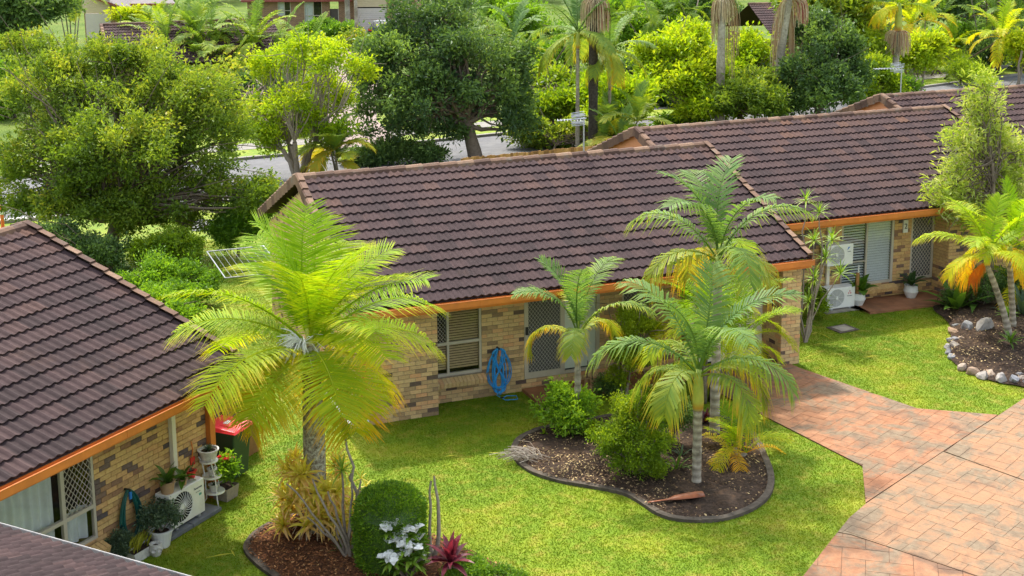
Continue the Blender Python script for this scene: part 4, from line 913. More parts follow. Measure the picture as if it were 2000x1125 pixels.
TR('olive_tree', 'tall olive tree above the evergreen at the top of the picture', (1600, 215), [(1590, 20, 55, 40, 0), (1650, 30, 45, 50, 2), (1680, 70, 40, 35, 3)], 'olive', trunk=(.2, 3.), n=2600, lpc=6, leaf=.28, seed=32, sub=9, tint=.55)
TR('dark_bush', 'dark rounded bush below the right hand palms', (1935, 150), [(1930, 108, 38, 28, 0), (1905, 118, 25, 18, 0), (1960, 100, 25, 22, 1)], 'dark', trunk=(.1, .5), n=1300, lpc=7, leaf=.22, seed=33, sub=8, tint=.35)
TR('olive_tree', 'far dark tree left of the cream house at top left', (60, 150), [(30, 30, 70, 50, 0), (110, 20, 60, 40, 1), (-20, 80, 50, 60, 0)], 'dark', trunk=(.25, 3), n=3000, lpc=6, leaf=.3, seed=34, sub=9, tint=.5)
TR('bright_bush', 'yellow leafed shrub before the cream house', (250, 85), [(258, 35, 32, 13, 0), (300, 38, 20, 10, 0)], 'lime', trunk=(.08, .5), n=900, lpc=6, leaf=.26, seed=35, sub=8, tint=.85, z=0.)
TR('olive_tree', 'flowering olive shrub left of the dark tree below the garages', (775, 150), [(745, 95, 38, 24, 0), (790, 90, 30, 25, 1), (720, 120, 26, 20, 0), (765, 70, 22, 20, 2)], 'bright', trunk=(.1, 1.2), n=1700, lpc=6, leaf=.22, seed=36, sub=9, tint=.5)
TR('mid_bush', 'clipped green shrubs in front of the far brick house', (660, 78), [(630, 55, 26, 9, 0), (670, 60, 30, 10, -1), (605, 60, 16, 8, -1)], 'mid', trunk=(.06, .3), n=1300, lpc=6, leaf=.25, seed=37, sub=9, tint=.4)
TR('olive_bush', 'pale rounded grassy shrub below the far brick house', (690, 98), [(690, 82, 24, 15, 0)], 'olive', trunk=(.06, .2), n=600, lpc=6, leaf=.25, seed=38, sub=8, tint=.6)
TR('mid_tree', 'mid green tree top just right of the dense dark tree', (960, 120), [(960, 15, 50, 35, 0), (1010, 50, 40, 45, -4), (905, 5, 40, 25, 2)], 'mid', trunk=(.2, 2), n=2200, lpc=6, leaf=.28, seed=39, sub=9, tint=.5)
TR('mid_tree', 'green tree behind the tall dark trunked palm', (1250, 150), [(1240, 60, 45, 40, 0), (1200, 30, 40, 40, 2), (1270, 20, 50, 40, 4)], 'mid', trunk=(.2, 2), n=2400, lpc=6, leaf=.28, seed=40, sub=9, tint=.55)
TR('mid_tree', 'dark tree top filling the gap behind the pale palm', (1340, 120), [(1340, 20, 60, 45, 0), (1300, 45, 40, 30, 0), (1400, 15, 50, 40, 4)], 'dark', trunk=(.2, 2.5), n=2200, lpc=6, leaf=.3, seed=41, sub=9, tint=.5)
TR('mid_tree', 'shadowy broad tree behind the far right palms', (1850, 110), [(1840, 10, 70, 40, 0), (1940, 15, 70, 50, 4), (1760, 20, 60, 35, 0), (2010, 40, 40, 50, 4)], 'dark', trunk=(.25, 3), n=3200, lpc=6, leaf=.3, seed=42, sub=10, tint=.5)
TR('bright_bush', 'lime grassy bush on the far bank right of the small lime tree', (1875, 165), [(1875, 140, 30, 18, 0), (1900, 150, 26, 14, -1), (1865, 120, 20, 14, 2)], 'bright', trunk=(.05, .2), n=1100, lpc=6, leaf=.22, asp=.16, seed=43, sub=9, tint=.55, up=.1)
TR('dark_bush', 'dark hedge under the antenna on the far lawn', (1735, 190), [(1740, 165, 30, 18, 0), (1765, 170, 22, 13, 0), (1715, 190, 30, 12, 0)], 'mid', trunk=(.05, .2), n=900, lpc=6, leaf=.2, seed=44, sub=8, tint=.35)
TR('mid_bush', 'low leafy undergrowth behind the roof ridge left of the dark tree', (800, 318), [(760, 300, 50, 20, 0), (710, 312, 35, 16, 0), (840, 305, 35, 16, 0)], 'dark', trunk=(.06, .3), n=1500, lpc=7, leaf=.17, seed=45, sub=9, tint=.5)
TR('mid_bush', 'green shrubs along the paling fence behind the ridge', (1080, 295), [(1060, 275, 40, 22, 1), (1110, 270, 35, 25, 1), (1195, 270, 40, 20, 0), (1030, 255, 30, 30, 1)], 'olive', trunk=(.06, .3), n=1800, lpc=7, leaf=.18, seed=46, sub=9, tint=.5)
TR('mid_bush', 'bright shrub behind the ridge of the second roof', (1345, 250), [(1350, 238, 28, 9, 0), (1305, 242, 22, 8, 0)], 'mid', trunk=(.05, .2), n=700, lpc=7, leaf=.18, seed=47, sub=8, tint=.6)
TR('dark_tree', 'dark tree shading the driveway behind the lime tree', (520, 290), [(540, 205, 40, 50, 6), (480, 190, 60, 40, 8), (580, 240, 30, 30, 4)], 'dark', trunk=(.15, 1.), n=1800, lpc=6, leaf=.24, seed=48, sub=8, tint=.35)
for k, (lb, bpx, L, mt, tn) in enumerate((
    ('tangled yellow green shrubs left of the aerial', (1075, 280), [(1065, 225, 40, 35, 2), (1105, 215, 35, 40, 2), (1085, 175, 40, 35, 5), (1140, 190, 35, 45, 4), (1050, 170, 25, 35, 6)], 'bright', .55),
    ('dark undergrowth between the far palms at the top', (1100, 150), [(1090, 110, 60, 35, 0), (1150, 105, 50, 35, 2), (1060, 80, 50, 40, 6), (1180, 75, 40, 35, 6)], 'mid', .45),
    ('dark bank of shrubs behind the broad lime tree', (1290, 205), [(1270, 185, 40, 18, 0), (1330, 190, 50, 16, 0), (1240, 150, 35, 30, 4)], 'dark', .4),
    ('green shrubs at the left edge behind the big olive tree', (30, 230), [(10, 170, 60, 50, 0), (70, 140, 50, 40, 4), (-20, 240, 40, 40, 0)], 'mid', .5),
    ('dark shrubs below the cane palms at the top left', (420, 175), [(400, 150, 60, 30, 0), (470, 155, 50, 30, 0), (340, 130, 40, 30, 2), (540, 130, 40, 30, 2)], 'dark', .4),
    ('shaded shrubs behind the small lime tree on the far lawn', (1840, 145), [(1820, 90, 60, 30, 2), (1880, 85, 50, 30, 2), (1760, 95, 50, 30, 2), (1690, 60, 50, 30, 6)], 'mid', .35),
    ('dark shrubs at the right edge below the palms', (1985, 140), [(1990, 95, 50, 30, 2), (2020, 130, 40, 25, 0), (1950, 70, 50, 30, 4)], 'dark', .4))):
    TR('shrub_group', lb, bpx, L, mt, trunk=(.08, .4), n=2300, lpc=6, leaf=.24, seed=150+k, sub=9, tint=tn, cat='shrubs')
# far wood behind everything
r = np.random.default_rng(77); lobs = []
for k in range(46):
    px = -120+k*50+r.normal()*20; d = 150+r.random()*35; p = CAM+ray(px, -10+r.normal()*25)*(d/FPX); lobs.append((p[0], p[1], 3.+r.random()*2, 5, 5, 5.5+r.random()*2))
V, F, t, _ = crown(lobs, 15000, 5, .55, r, 9, .34, .45, .5, .45, .6)
o = bpy.data.objects.new('distant_wood', npmesh('distant_wood', V, [F], LM['mid'], t)); link(o); tag(o, 'distant wood closing the view along the top', 'wood', kind='stuff')
# shrubs behind the left unit
TR('garden_shrub', 'bright clipped shrub at the back corner of the left garden', (345, 545), [(350, 488, 48, 34, 0), (305, 490, 40, 30, -.5)], 'bright', trunk=(.06, .4), n=2200, lpc=8, leaf=.09, seed=51, sub=12, tint=.42, cat='shrub')
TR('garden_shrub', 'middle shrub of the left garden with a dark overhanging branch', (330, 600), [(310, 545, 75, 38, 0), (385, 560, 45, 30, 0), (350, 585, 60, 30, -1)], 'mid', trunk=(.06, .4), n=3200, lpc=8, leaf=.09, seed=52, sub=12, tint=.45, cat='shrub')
TR('garden_shrub', 'leafy green shrub directly behind the left roof edge', (340, 665), [(290, 600, 60, 32, 0), (350, 630, 60, 32, -1), (385, 650, 30, 25, 0)], 'mid', trunk=(.06, .4), n=3000, lpc=8, leaf=.085, seed=53, sub=12, tint=.5, cat='shrub')
TR('garden_shrub', 'dark shrub in the shade under the big tree', (235, 560), [(190, 500, 60, 36, 0), (240, 545, 35, 26, 0), (130, 470, 60, 30, 0)], 'dark', trunk=(.06, .4), n=2600, lpc=8, leaf=.1, seed=54, sub=12, tint=.45, cat='shrub')
TR('garden_shrub', 'dark leafy shrub against the gable wall of the middle unit', (465, 505), [(475, 445, 40, 45, 0), (435, 460, 25, 30, 0), (505, 420, 20, 30, .5)], 'mid', trunk=(.06, .5), n=2400, lpc=8, leaf=.1, seed=55, sub=10, tint=.35, cat='shrub')
# front garden
bp = G(620, 1042); H = HT(bp, 668)
pm = palm('feather_palm', 'big lime yellow feather palm with lichen spotted trunk on the left lawn', bp, H, .19, .15, 31, 2.12, 'palmy', 101, 'lichentrunk', 0, (88, -12), (.75, 1.75), 80, .78, .023, .1, .2, (.3, .5), .32, az0=.6, lean_c=.42, fdroop=.15, avoid=(-1.95, .32))
fr_ = B(); rr = np.random.default_rng(8)
for k in range(260):
    d = unit(rr.normal(size=3)); p = d*np.array([.1, .1, .2])*rr.random()**.3; fr_.add(p+np.array([(0, 0, .02), (.018, 0, 0), (0, .018, 0), (-.018, 0, 0), (0, -.018, 0), (0, 0, -.02)]), F3=[(0, 1, 2), (0, 2, 3), (0, 3, 4), (0, 4, 1), (5, 2, 1), (5, 3, 2), (5, 4, 3), (5, 1, 4)], t=.1+.3*rr.random())
fr_.obj('fruit_cluster', LM['orangefrond'], pm, loc=(-.62, -.25, H-.35))
fl = B()
for k in range(170):
    a = rr.normal()*.8+3.3; l = .12+.32*rr.random(); e = rr.normal()*.3-.05; fl.tube([(0, 0, 0), (math.cos(a)*l*.6, math.sin(a)*l*.6, l*e*.5+.05), (math.cos(a)*l, math.sin(a)*l, l*e-.05)], .007, 3, t=.5, cap=False)
fl.obj('flower_spray', LM['flowerw'], pm, loc=(-.15, -.15, H+.05))
sp = B()
for k in range(5): a = k*1.3; sp.tube([(0, 0, 0), (math.cos(a)*.08, math.sin(a)*.08, .5), (math.cos(a)*.12, math.sin(a)*.12, .62)], [.05, .03, .008], 6, t=.3)
sp.obj('frond_base', MAT['shaft'], pm, loc=(0, 0, H-.05))
bp = G(1128, 842); palm('young_palm', 'young slender palm in front of the screen door', bp, HT(bp, 690), .075, .055, 9, 1.75, 'palmb', 102, 'paletrunk', .42, (88, 35), (1.0, 2.7), 46, .4, .034, .25, .35, (.25, .5), .3, rings=8, az0=2.2, fdroop=.3)
bp = G(1395, 852); palm('tall_palm', 'tall blue green palm rising in front of the roof', bp, HT(bp, 560), .1, .085, 12, 2.0, 'palmb', 103, 'paletrunk', .62, (90, 28), (1.1, 2.7), 38, .58, .04, .3, .5, (.2, .55), .3, rings=18, az0=.3, fdroop=.5)
bp = G(1360, 950); palm('ringed_palm', 'ringed trunk palm with drooping yellow tipped fronds at the front of the bed', bp, HT(bp, 800), .085, .08, 13, 2.05, 'palmb', 104, 'paletrunk', .75, (88, 22), (1.2, 2.7), 38, .56, .04, .3, .5, (.18, .5), .32, rings=11, az0=1.2, fdroop=.5, avoid=(-1.95, .5))
clump('cane_palm', 'bushy golden cane palm between the drive and the garage pier', (13.35, 22.85), [(.1, .3, 1.7), (.5, .1, 1.5), (-.3, .2, 1.5), (.35, -.3, 1.1), (-.2, -.3, .9), (.8, .3, 1.0), (.0, 0, 1.9), (1.0, .1, 1.2)], 'palmy', 105, 1.5, 7, t0=.2, n=34, ll=.36, lw=.022)
bp = G(1438, 895); clump('cane_palm', 'small yellow cane palm at the right end of the kidney bed', bp, [(.0, .05, .2), (.15, -.1, .12), (-.12, .0, .15)], 'palmy', 106, .95, 6, t0=.3, n=24, ll=.26, lw=.022, yel=1.3)
b1 = G(1972, 668); palm('leaning_palm', 'left leaning palm of the pair in the rock bed', b1, HT(b1, 515), .085, .065, 12, 1.55, 'palmy', 107, 'paletrunk', .35, (84, -5), (.6, 1.9), 44, .42, .03, .25, .35, (.3, .7), .25, lean=(-.68, .15), rings=14, az0=.4, fdroop=.3, dead=1)
b1 = G(1978, 650); palm('leaning_palm', 'upright palm of the pair in the rock bed', b1, HT(b1, 505), .08, .065, 11, 1.55, 'palmy', 108, 'paletrunk', .4, (84, 0), (.6, 1.9), 44, .42, .03, .25, .35, (.25, .6), .25, lean=(-.3, -.05), rings=14, az0=1.7, fdroop=.3)
b1 = G(1925, 588); TR('silky_tree', 'young silky tree with feathery pale tips in front of the third roof', (1932, 592), [(1915, 160, 14, 22, 0), (1900, 200, 18, 14, 0), (1932, 212, 20, 14, .1), (1912, 240, 24, 14, 0), (1885, 272, 28, 15, -.1), (1945, 265, 34, 14, .2), (1915, 300, 30, 16, 0), (1968, 290, 26, 14, .3), (1875, 330, 26, 14, -.2), (1930, 350, 34, 20, .2), (1975, 350, 30, 22, .3), (1845, 372, 30, 15, -.3), (1890, 385, 38, 18, 0), (1850, 410, 34, 14, -.2), (1920, 420, 40, 20, 0), (1985, 410, 34, 34, .3), (1990, 310, 20, 18, .4)], 'silky', trunk=(.07, 3.2), n=1250, lpc=9, leaf=.18, asp=.2, seed=61, sub=3, tint=.62, spread=.6, shell=.25, branch=.22, up=.05)
# shrubs in front
TR('porch_shrub', 'tall yellow green shrub beside the porch', (1222, 782), [(1222, 640, 32, 38, 0), (1222, 690, 34, 34, 0), (1250, 705, 36, 32, 0), (1258, 645, 26, 24, 0), (1205, 730, 20, 18, 0)], 'bright', trunk=(.04, .5), stems=3, n=2200, lpc=8, leaf=.055, seed=62, sub=7, spread=.4, shell=.35, tint=.85, cat='shrub', bark='twig')
TR('bed_shrub', 'rounded box leaved shrub in the middle of the kidney bed', (1243, 930), [(1240, 830, 55, 50, 0), (1215, 870, 55, 45, -.2), (1265, 865, 50, 45, .1), (1235, 905, 60, 28, -.2), (1245, 790, 35, 25, 0)], 'bright', trunk=(.05, .4), stems=4, n=3800, lpc=8, leaf=.05, seed=63, sub=7, spread=.5, shell=.35, tint=.55, cat='shrub', bark='twig', sunny=.5)
TR('dark_bush', 'small dark green bush behind the ringed palm trunk', (1318, 880), [(1318, 822, 26, 36, 0), (1300, 805, 18, 22, 0)], 'dark', trunk=(.03, .3), n=1300, lpc=8, leaf=.05, seed=64, sub=9, tint=.55, cat='shrub')
TR('leafy_shrub', 'light green leafy shrub at the foot of the young palm', (1112, 848), [(1100, 785, 28, 30, 0), (1135, 800, 28, 28, 0), (1110, 820, 42, 24, -.1), (1070, 800, 22, 12, 0)], 'mid', trunk=(.03, .3), stems=3, n=700, lpc=7, leaf=.09, seed=65, sub=6, spread=.55, shell=.3, tint=.7, cat='shrub')
TR('low_plant', 'yellowish ferny plant behind the dead sheath', (1170, 860), [(1160, 845, 22, 12, 0)], 'bright', trunk=(.02, .1), n=260, lpc=7, leaf=.07, seed=66, sub=6, tint=.7, cat='plant')
TR('porch_plant', 'dark low plant on the porch slab', (1195, 775), [(1190, 755, 28, 16, 0)], 'dark', trunk=(.02, .1), n=420, lpc=7, leaf=.06, seed=67, sub=6, tint=.55, cat='plant', z=.0)
def shell(name, label, base, rad, h, mat, seed, n, leaf, cat, box=None):
    r = np.random.default_rng(seed); root = thing(name, label, cat, base)
    if box is None:
        k = int(n*.72); a = r.random(k)*6.28; zz = r.random(k)*h*.9+.05; rr_ = rad*(1-.35*np.clip((zz-h*.72)/(h*.28), 0, 1)**2)*(1-.1*np.clip(.25-zz/h, 0, 1)); rr_ *= .9+.12*r.random(k)+.035*np.sin(a*5+zz*9)+.03*np.sin(a*11-zz*14)+.09*(r.random(k) < .03)
        P = np.c_[np.cos(a)*rr_, np.sin(a)*rr_, zz]; D = np.c_[np.cos(a), np.sin(a), np.full(k, .5)]
        k2 = n-k; q = np.sqrt(r.random(k2)); a = r.random(k2)*6.28; P2 = np.c_[np.cos(a)*q*rad*.93, np.sin(a)*q*rad*.93, h*(1-.16*q**3)+r.random(k2)*.04-.025+.06*(r.random(k2) < .03)+.02*np.sin(a*4+q*6)]; D2 = np.c_[np.cos(a)*.3, np.sin(a)*.3, np.ones(k2)]
        P = np.vstack([P, P2]); D = np.vstack([D, D2])
    else:
        k = n; u = r.random(k)*2-1; v = r.random(k)*2-1; top = r.random(k) < .5
        P = np.c_[u*box[0], np.where(top, v*box[1], np.sign(v)*box[1]*(.95+.06*r.random(k))), np.where(top, h*(.95+.07*r.random(k)), (v*.5+.5)*h)]; D = np.c_[u*.2, np.where(top, 0, v), np.where(top, 1., .4)]
    V, F, t = leaves(P, unit(D), leaf, r, .5, up=.3, tint=.5, tvar=.8); o = bpy.data.objects.new('foliage', npmesh('foliage', V, [F], LM[mat], t)); link(o, root)
    c = B()
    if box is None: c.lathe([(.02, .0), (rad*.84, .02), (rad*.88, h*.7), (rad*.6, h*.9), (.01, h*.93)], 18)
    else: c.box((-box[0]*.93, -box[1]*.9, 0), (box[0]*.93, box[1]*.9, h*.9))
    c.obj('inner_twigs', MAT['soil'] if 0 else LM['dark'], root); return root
b1 = G(764, 1108); TOPH = HT(b1, 955); shell('topiary_bush', 'clipped cylindrical green topiary beside the big palm', b1, .54, TOPH, 'topiary', 70, 19000, .042, 'topiary')
TR('low_hedge', 'low leafy ground cover at the bottom edge by the red cordyline', (950, 1135), [(920, 1112, 36, 16, .1), (960, 1122, 40, 14, 0), (1000, 1132, 34, 10, 0), (890, 1120, 26, 14, 0)], 'topiary', trunk=(.02, .08), n=2600, lpc=7, leaf=.04, seed=72, sub=12, tint=.5, cat='hedge')
# grass: short blades over the lawns in view
r = np.random.default_rng(5); N = 560000
x = -1+27*r.random(N); y = 15.5+11.6*r.random(N); x2 = 3.4+3.0*r.random(60000); y2 = 27+14*r.random(60000); x = np.append(x, x2); y = np.append(y, y2)
v = np.c_[x, y, np.zeros(len(x))]-CAM; dep = v@fwd; sx = 1000+FPX*(v@rgt)/dep; sy = CYPX-FPX*(v@upv)/dep
ok = (sx > -40) & (sx < 2040) & (sy > 380) & (sy < 1180)
for P in (BED_C, BED_L, BED_R, DRIVES[0], [(6.44, 24.26), (8, 24.26), (8, 24.85), (16.5, 24.85), (16.5, 33), (6.44, 33)], [(10.06, 24.05), (13.7, 24.05), (13.7, 24.85), (10.06, 24.85)], P2, [(16.5, 27.55), (30, 27.55), (30, 40), (16.5, 40)], [tuple(LW(5, 14.6)), tuple(LW(16.9, 14.6)), tuple(LW(16.9, 24)), tuple(LW(5, 24))], [tuple(G(1620, 640)[:2]), tuple(G(1650, 652)[:2]), tuple(G(1672, 643)[:2]), tuple(G(1640, 634)[:2])]):
    ok &= ~inpoly(x, y, P)
x, y = x[ok], y[ok]; k = len(x); a = r.random(k)*6.28; hgt_ = .012+.016*r.random(k); wd = .006+.006*r.random(k)
ln = r.normal(size=(k, 2))*.014; p = np.c_[x, y, np.zeros(k)]; wv = np.c_[np.cos(a)*wd, np.sin(a)*wd, np.zeros(k)]
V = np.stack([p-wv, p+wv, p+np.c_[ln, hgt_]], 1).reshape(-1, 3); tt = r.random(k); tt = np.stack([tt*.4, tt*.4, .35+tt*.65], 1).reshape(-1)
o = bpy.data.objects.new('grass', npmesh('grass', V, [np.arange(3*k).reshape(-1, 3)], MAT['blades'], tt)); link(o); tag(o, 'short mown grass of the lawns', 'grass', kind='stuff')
# ---------------------------------------------------------------- the far side of the road
m, n, out = newmat('far_brick')
bt = n.nodes.new('ShaderNodeTexBrick'); tc = n.nodes.new('ShaderNodeTexCoord'); mp = n.nodes.new('ShaderNodeMapping'); mp.inputs['Rotation'].default_value = (R(90), 0, 0)
n.links.new(tc.outputs['Object'], mp.inputs[0]); n.links.new(mp.outputs[0], bt.inputs[0]); bt.inputs['Scale'].default_value = 1.; bt.inputs['Brick Width'].default_value = .24; bt.inputs['Row Height'].default_value = .086; bt.inputs['Mortar Size'].default_value = .01
bt.inputs['Color1'].default_value = (.32, .17, .09, 1); bt.inputs['Color2'].default_value = (.2, .1, .06, 1); bt.inputs['Mortar'].default_value = (.34, .28, .2, 1)
principled(n, out, bt.outputs[0], .85, .2); MAT['farbrick'] = m
MAT['cladding'] = plain('cream_cladding', (.62, .5, .33), .6, .3, .08, 1.)
MAT['roller'] = plain('pink_white_roller_door', (.62, .55, .5), .5, .3, .06, 1.)
MAT['redtrim'] = plain('red_brown_trim', (.25, .06, .05), .5, .3, .12, 2.)
MAT['slate'] = plain('grey_tile_roof', (.12, .1, .1), .7, .3, .25, 3.)
MAT['flywire'] = plain('dark_door', (.09, .075, .065), .6, .3, .2, 2.)
o1 = G(600, 66); K = 22.6
fh = thing('far_house', 'far brick house with two pale garage doors at the top', 'house', (o1[0], o1[1], 0), -AZ)
def fx(px): return (px-600)/K
def fz(py): return (66-py)/K
def wallbox(parent, name, mat, x0, x1, z0, z1, y0=0., y1=.2): return B().box((x0, y0, z0), (x1, y1, z1)).obj(name, MAT[mat], parent)
for (a, b_, c, d) in ((-5, fx(545), 0, 2.85), (fx(545), fx(570), 0, fz(31)), (fx(570), fx(596), 0, 2.85), (fx(596), fx(630), 0, fz(46)), (fx(630), fx(645), 0, 2.85), (fx(662), fx(694), 0, 2.85)): wallbox(fh, 'brick_wall', 'farbrick', a, b_, c, d)
for (a, b_, c, d) in ((fx(545), fx(570), fz(31), 2.7), (fx(596), fx(630), fz(46), 2.7)):
    wq = grp('window', fh); wallbox(wq, 'pane', 'glass', a, b_, c, d, .05, .06); wallbox(wq, 'curtain', 'curtain', a, (a+b_)/2, c, d, .12, .13); wallbox(wq, 'room_shade_panel', 'dark', a, b_, c, d, .3, .31)  # last panel paints the shaded room as a near-black sheet
    for e in (a, b_-.05, (a+b_)/2): wallbox(wq, 'frame', 'alu', e, e+.05, c, d, .0, .05)
    wallbox(wq, 'transom', 'alu', a, b_, c+(d-c)*.35, c+(d-c)*.35+.05, .002, .048)
dq = grp('front_door', fh); wallbox(dq, 'door_leaf', 'flywire', fx(645), fx(662), 0, 2.1, .1, .15); wallbox(dq, 'frame', 'alu', fx(662)-.06, fx(662), 0, 2.1, .02, .09)
wallbox(fh, 'roof_trim', 'redtrim', -5.4, fx(690), 2.75, 2.95, -.65, -.5)
rf = B().add([(-5.5, -.6, 2.9), (fx(690), -.6, 2.9), (fx(690), 5, 5), (-5.5, 5, 5)], [(0, 1, 2, 3)]).add([(-5.5, 10, 2.9), (fx(690), 10, 2.9), (fx(690), 5, 5), (-5.5, 5, 5)], [(3, 2, 1, 0)]).obj('roof', MAT['slate'], fh)
for (a, b_) in ((fx(694), fx(701)), (fx(757), fx(772)), (fx(800), fx(812))): wallbox(fh, 'brick_pier', 'farbrick', a, b_, 0, 3.4, -1.2, -.9)
for (a, b_) in ((fx(701), fx(757)), (fx(772), fx(800))):
    gq = grp('garage_door', fh)
    for k in range(14): wallbox(gq, 'door_slat', 'roller', a, b_, .05+k*.155, .05+k*.155+.145, -1.1, -1.06)
    wallbox(gq, 'door_gap', 'dark', a, b_, 0, 2.3, -1.05, -1.03)
    cq = grp('gable_cladding', fh)
    for k in range(7): wallbox(cq, 'cladding_board', 'cladding', a, b_, 2.32+k*.16, 2.32+k*.16+.15, -1.14, -1.09)
B().add([(fx(690), -1.5, 3.4), (fx(815), -1.5, 3.4), (fx(815), 5, 5.6), (fx(690), 5, 5.6)], [(0, 1, 2, 3)]).obj('garage_roof', MAT['slate'], fh)
B().box((fx(694), -.9, 0), (fx(812), 8, 3.2)).obj('garage_walls', MAT['farbrick'], fh)
o2 = G(225, 82); K2 = PPM(o2)
ch_ = thing('far_house', 'cream clad house with white garage door at top left', 'house', (o2[0], o2[1], 0), -AZ)
def cx_(px): return (px-225)/K2
def cz_(py): return (82-py)/K2
wallbox(ch_, 'garage_door', 'roller', cx_(170), cx_(219), 0, cz_(26)); cq = grp('gable_cladding', ch_)
for k in range(8): wallbox(cq, 'cladding_board', 'cladding', cx_(165), cx_(219), cz_(25)+k*.17, cz_(25)+k*.17+.16, -.03, .1)
wallbox(ch_, 'brick_pier', 'farbrick', cx_(219), cx_(237), 0, cz_(10), -.06, .2); wallbox(ch_, 'cladding_board', 'cladding', cx_(237), cx_(256), cz_(25), cz_(12), -.02, .1); wallbox(ch_, 'brick_wall', 'farbrick', cx_(237), cx_(300), 0, cz_(25), .1, .3)
B().add([(cx_(190), -.5, cz_(-3)), (cx_(258), -.5, cz_(20)), (cx_(258), -.5, cz_(17)), (cx_(190), -.5, cz_(-6)), (cx_(190), 6, cz_(-3)), (cx_(258), 6, cz_(20)), (cx_(258), 6, cz_(17)), (cx_(190), 6, cz_(-6))], [(0, 1, 2, 3), (3, 2, 6, 7), (1, 5, 6, 2)]).obj('barge_board', MAT['redtrim'], ch_)
B().add([(cx_(200), -.45, cz_(-4)), (cx_(258), -.45, cz_(17)), (cx_(258), 8, cz_(17)), (cx_(200), 8, cz_(-4))], [(0, 1, 2, 3)]).add([(cx_(256), .3, cz_(8)), (cx_(345), .3, cz_(8)), (cx_(345), 6, cz_(-25)), (cx_(256), 6, cz_(-25))], [(0, 1, 2, 3)]).obj('roof', MAT['slate'], ch_)
wallbox(ch_, 'gutter', 'redtrim', cx_(256), cx_(345), cz_(12), cz_(8), .2, .3); wallbox(ch_, 'side_wall', 'farbrick', cx_(258), cx_(340), 0, cz_(12), .6, .8)
wallbox(ch_, 'garage_body', 'farbrick', cx_(166), cx_(237), 0, cz_(24), .25, 6)
p = G(196, 47, 4.34); hb = House('far_house', 'brown tiled roof showing through the top of the big olive tree', (p[0], p[1]-3.7), 0, 'brickdark', 'mortar2', 16)
hb.wall((0, 0), 0, 9, 2.36, bricks=False); hb.core.box((0, .1, 0), (.1, 7.5, 2.36)); hb.core.box((8.9, .1, 0), (9, 7.5, 2.36)); hb.slope(0, 9.2, -.8, 2.52, 4.5); hb.slope(0, 9.2, 8.2, 2.52, 4.5, sign=-1, tiles=False); hb.ridge(0, 9.2, 3.7, 4.31); hb.verge(0, -.8, 2.54, 4.5, -1); hb.finish(0)
p = G(1440, 7, 4.34); hb = House('far_house', 'small patch of brown roof between the two far palms', (p[0], p[1]-3.7), R(-12), 'brickdark', 'mortar2', 17)
hb.wall((0, 0), 0, 9, 2.36, bricks=False); hb.core.box((0, .1, 0), (.1, 7.5, 2.36)); hb.slope(0, 7, -.8, 2.52, 4.5); hb.slope(0, 7, 8.2, 2.52, 4.5, sign=-1, tiles=False); hb.ridge(0, 7, 3.7, 4.31); hb.finish(0)

# far palms
def FP(label, bpx, top, seed, **kw):
    b1 = G(*bpx); Hh = HT(b1, top); kw.setdefault('rings', 0); return palm('street_palm', label, b1, Hh, kw.pop('r0', .16), kw.pop('r1', .13), kw.pop('nf', 13), kw.pop('L', 2.8), kw.pop('mat', 'palmd'), seed, kw.pop('trunkmat', 'paletrunk'), kw.pop('shaft', .9), kw.pop('els_', (82, -10)), (.5, 1.7), 44, .6, .06, .2, .35, kw.pop('tints', (.15, .5)), .25, fdroop=.6, **kw), Hh
b1 = G(1158, 300); Hh = HT(b1, -6)
FP('street palm with dark trunk and a pale mop of flower strands', (1158, 300), -75, 111, trunkmat='darktrunk', r0=.2, r1=.17, skirt=[(Hh-.1, .5, 1.35, 190, .72, None), (Hh-.1, .6, 1.4, 60, .9, -.6)])
b1 = G(1405, 255); Hh = HT(b1, -6)
FP('street palm with mottled pale trunk, straw mop and a long brown skirt', (1405, 255), -80, 112, r0=.2, r1=.17, skirt=[(Hh-.1, .45, 1.15, 150, .72, None), (Hh-.2, .42, 1.9, 50, .4, 2.7), (Hh+.1, .75, 3.8, 36, .38, -.35)])
b1 = G(1508, 245); Hh = HT(b1, -4)
FP('street palm leaning right with two long hanging brown skirts', (1508, 245), -80, 113, r0=.2, r1=.17, lean=(.85, -.27), skirt=[(Hh-.1, .38, 1.5, 100, .72, 2.8), (Hh-.2, .7, 4.7, 40, .38, 2.75), (Hh-.3, .28, 3.6, 34, .42, -.4), (Hh-.1, .8, 1.3, 60, .95, -.4)])
b1 = G(1744, 205); Hh = HT(b1, 60)
FP('street palm with full crown and a round pale mop below it', (1744, 205), 62, 114, r0=.19, r1=.15, mat='palmy', tints=(.25, .5), shaft=1.5, lean=(.1, 0), els_=(80, 12), skirt=[(Hh-.05, .62, 1.25, 220, .8, None)])
for k, (q, tp, lb) in enumerate((((632, 62), -40, 'left of the three thin pale palm trunks before the far house'), ((680, 70), -40, 'middle one of the three pale palm trunks before the far house'), ((697, 84), -60, 'right of the three thin pale palm trunks before the far house'))): FP(lb, q, tp, 120+k, r0=.14 if k != 1 else .22, r1=.12 if k != 1 else .2, nf=9)
palm('slender_palm', 'slender green palm with long fronds left of the antenna', G(1128, 300), HT(G(1128, 300), 95), .09, .07, 11, 3., 'palmb', 115, 'paletrunk', .8, (80, -20), (.5, 1.6), 40, .62, .06, .2, .4, (.15, .5), .25, fdroop=.5, az0=.4)
palm('slender_palm', 'second slender palm close to the dark trunked palm', G(1190, 290), HT(G(1190, 290), 120), .08, .06, 10, 2.4, 'palmb', 116, 'paletrunk', .6, (80, -20), (.5, 1.6), 40, .55, .06, .2, .4, (.2, .5), .25, fdroop=.5, az0=1.9)
rs = np.random.default_rng(9)
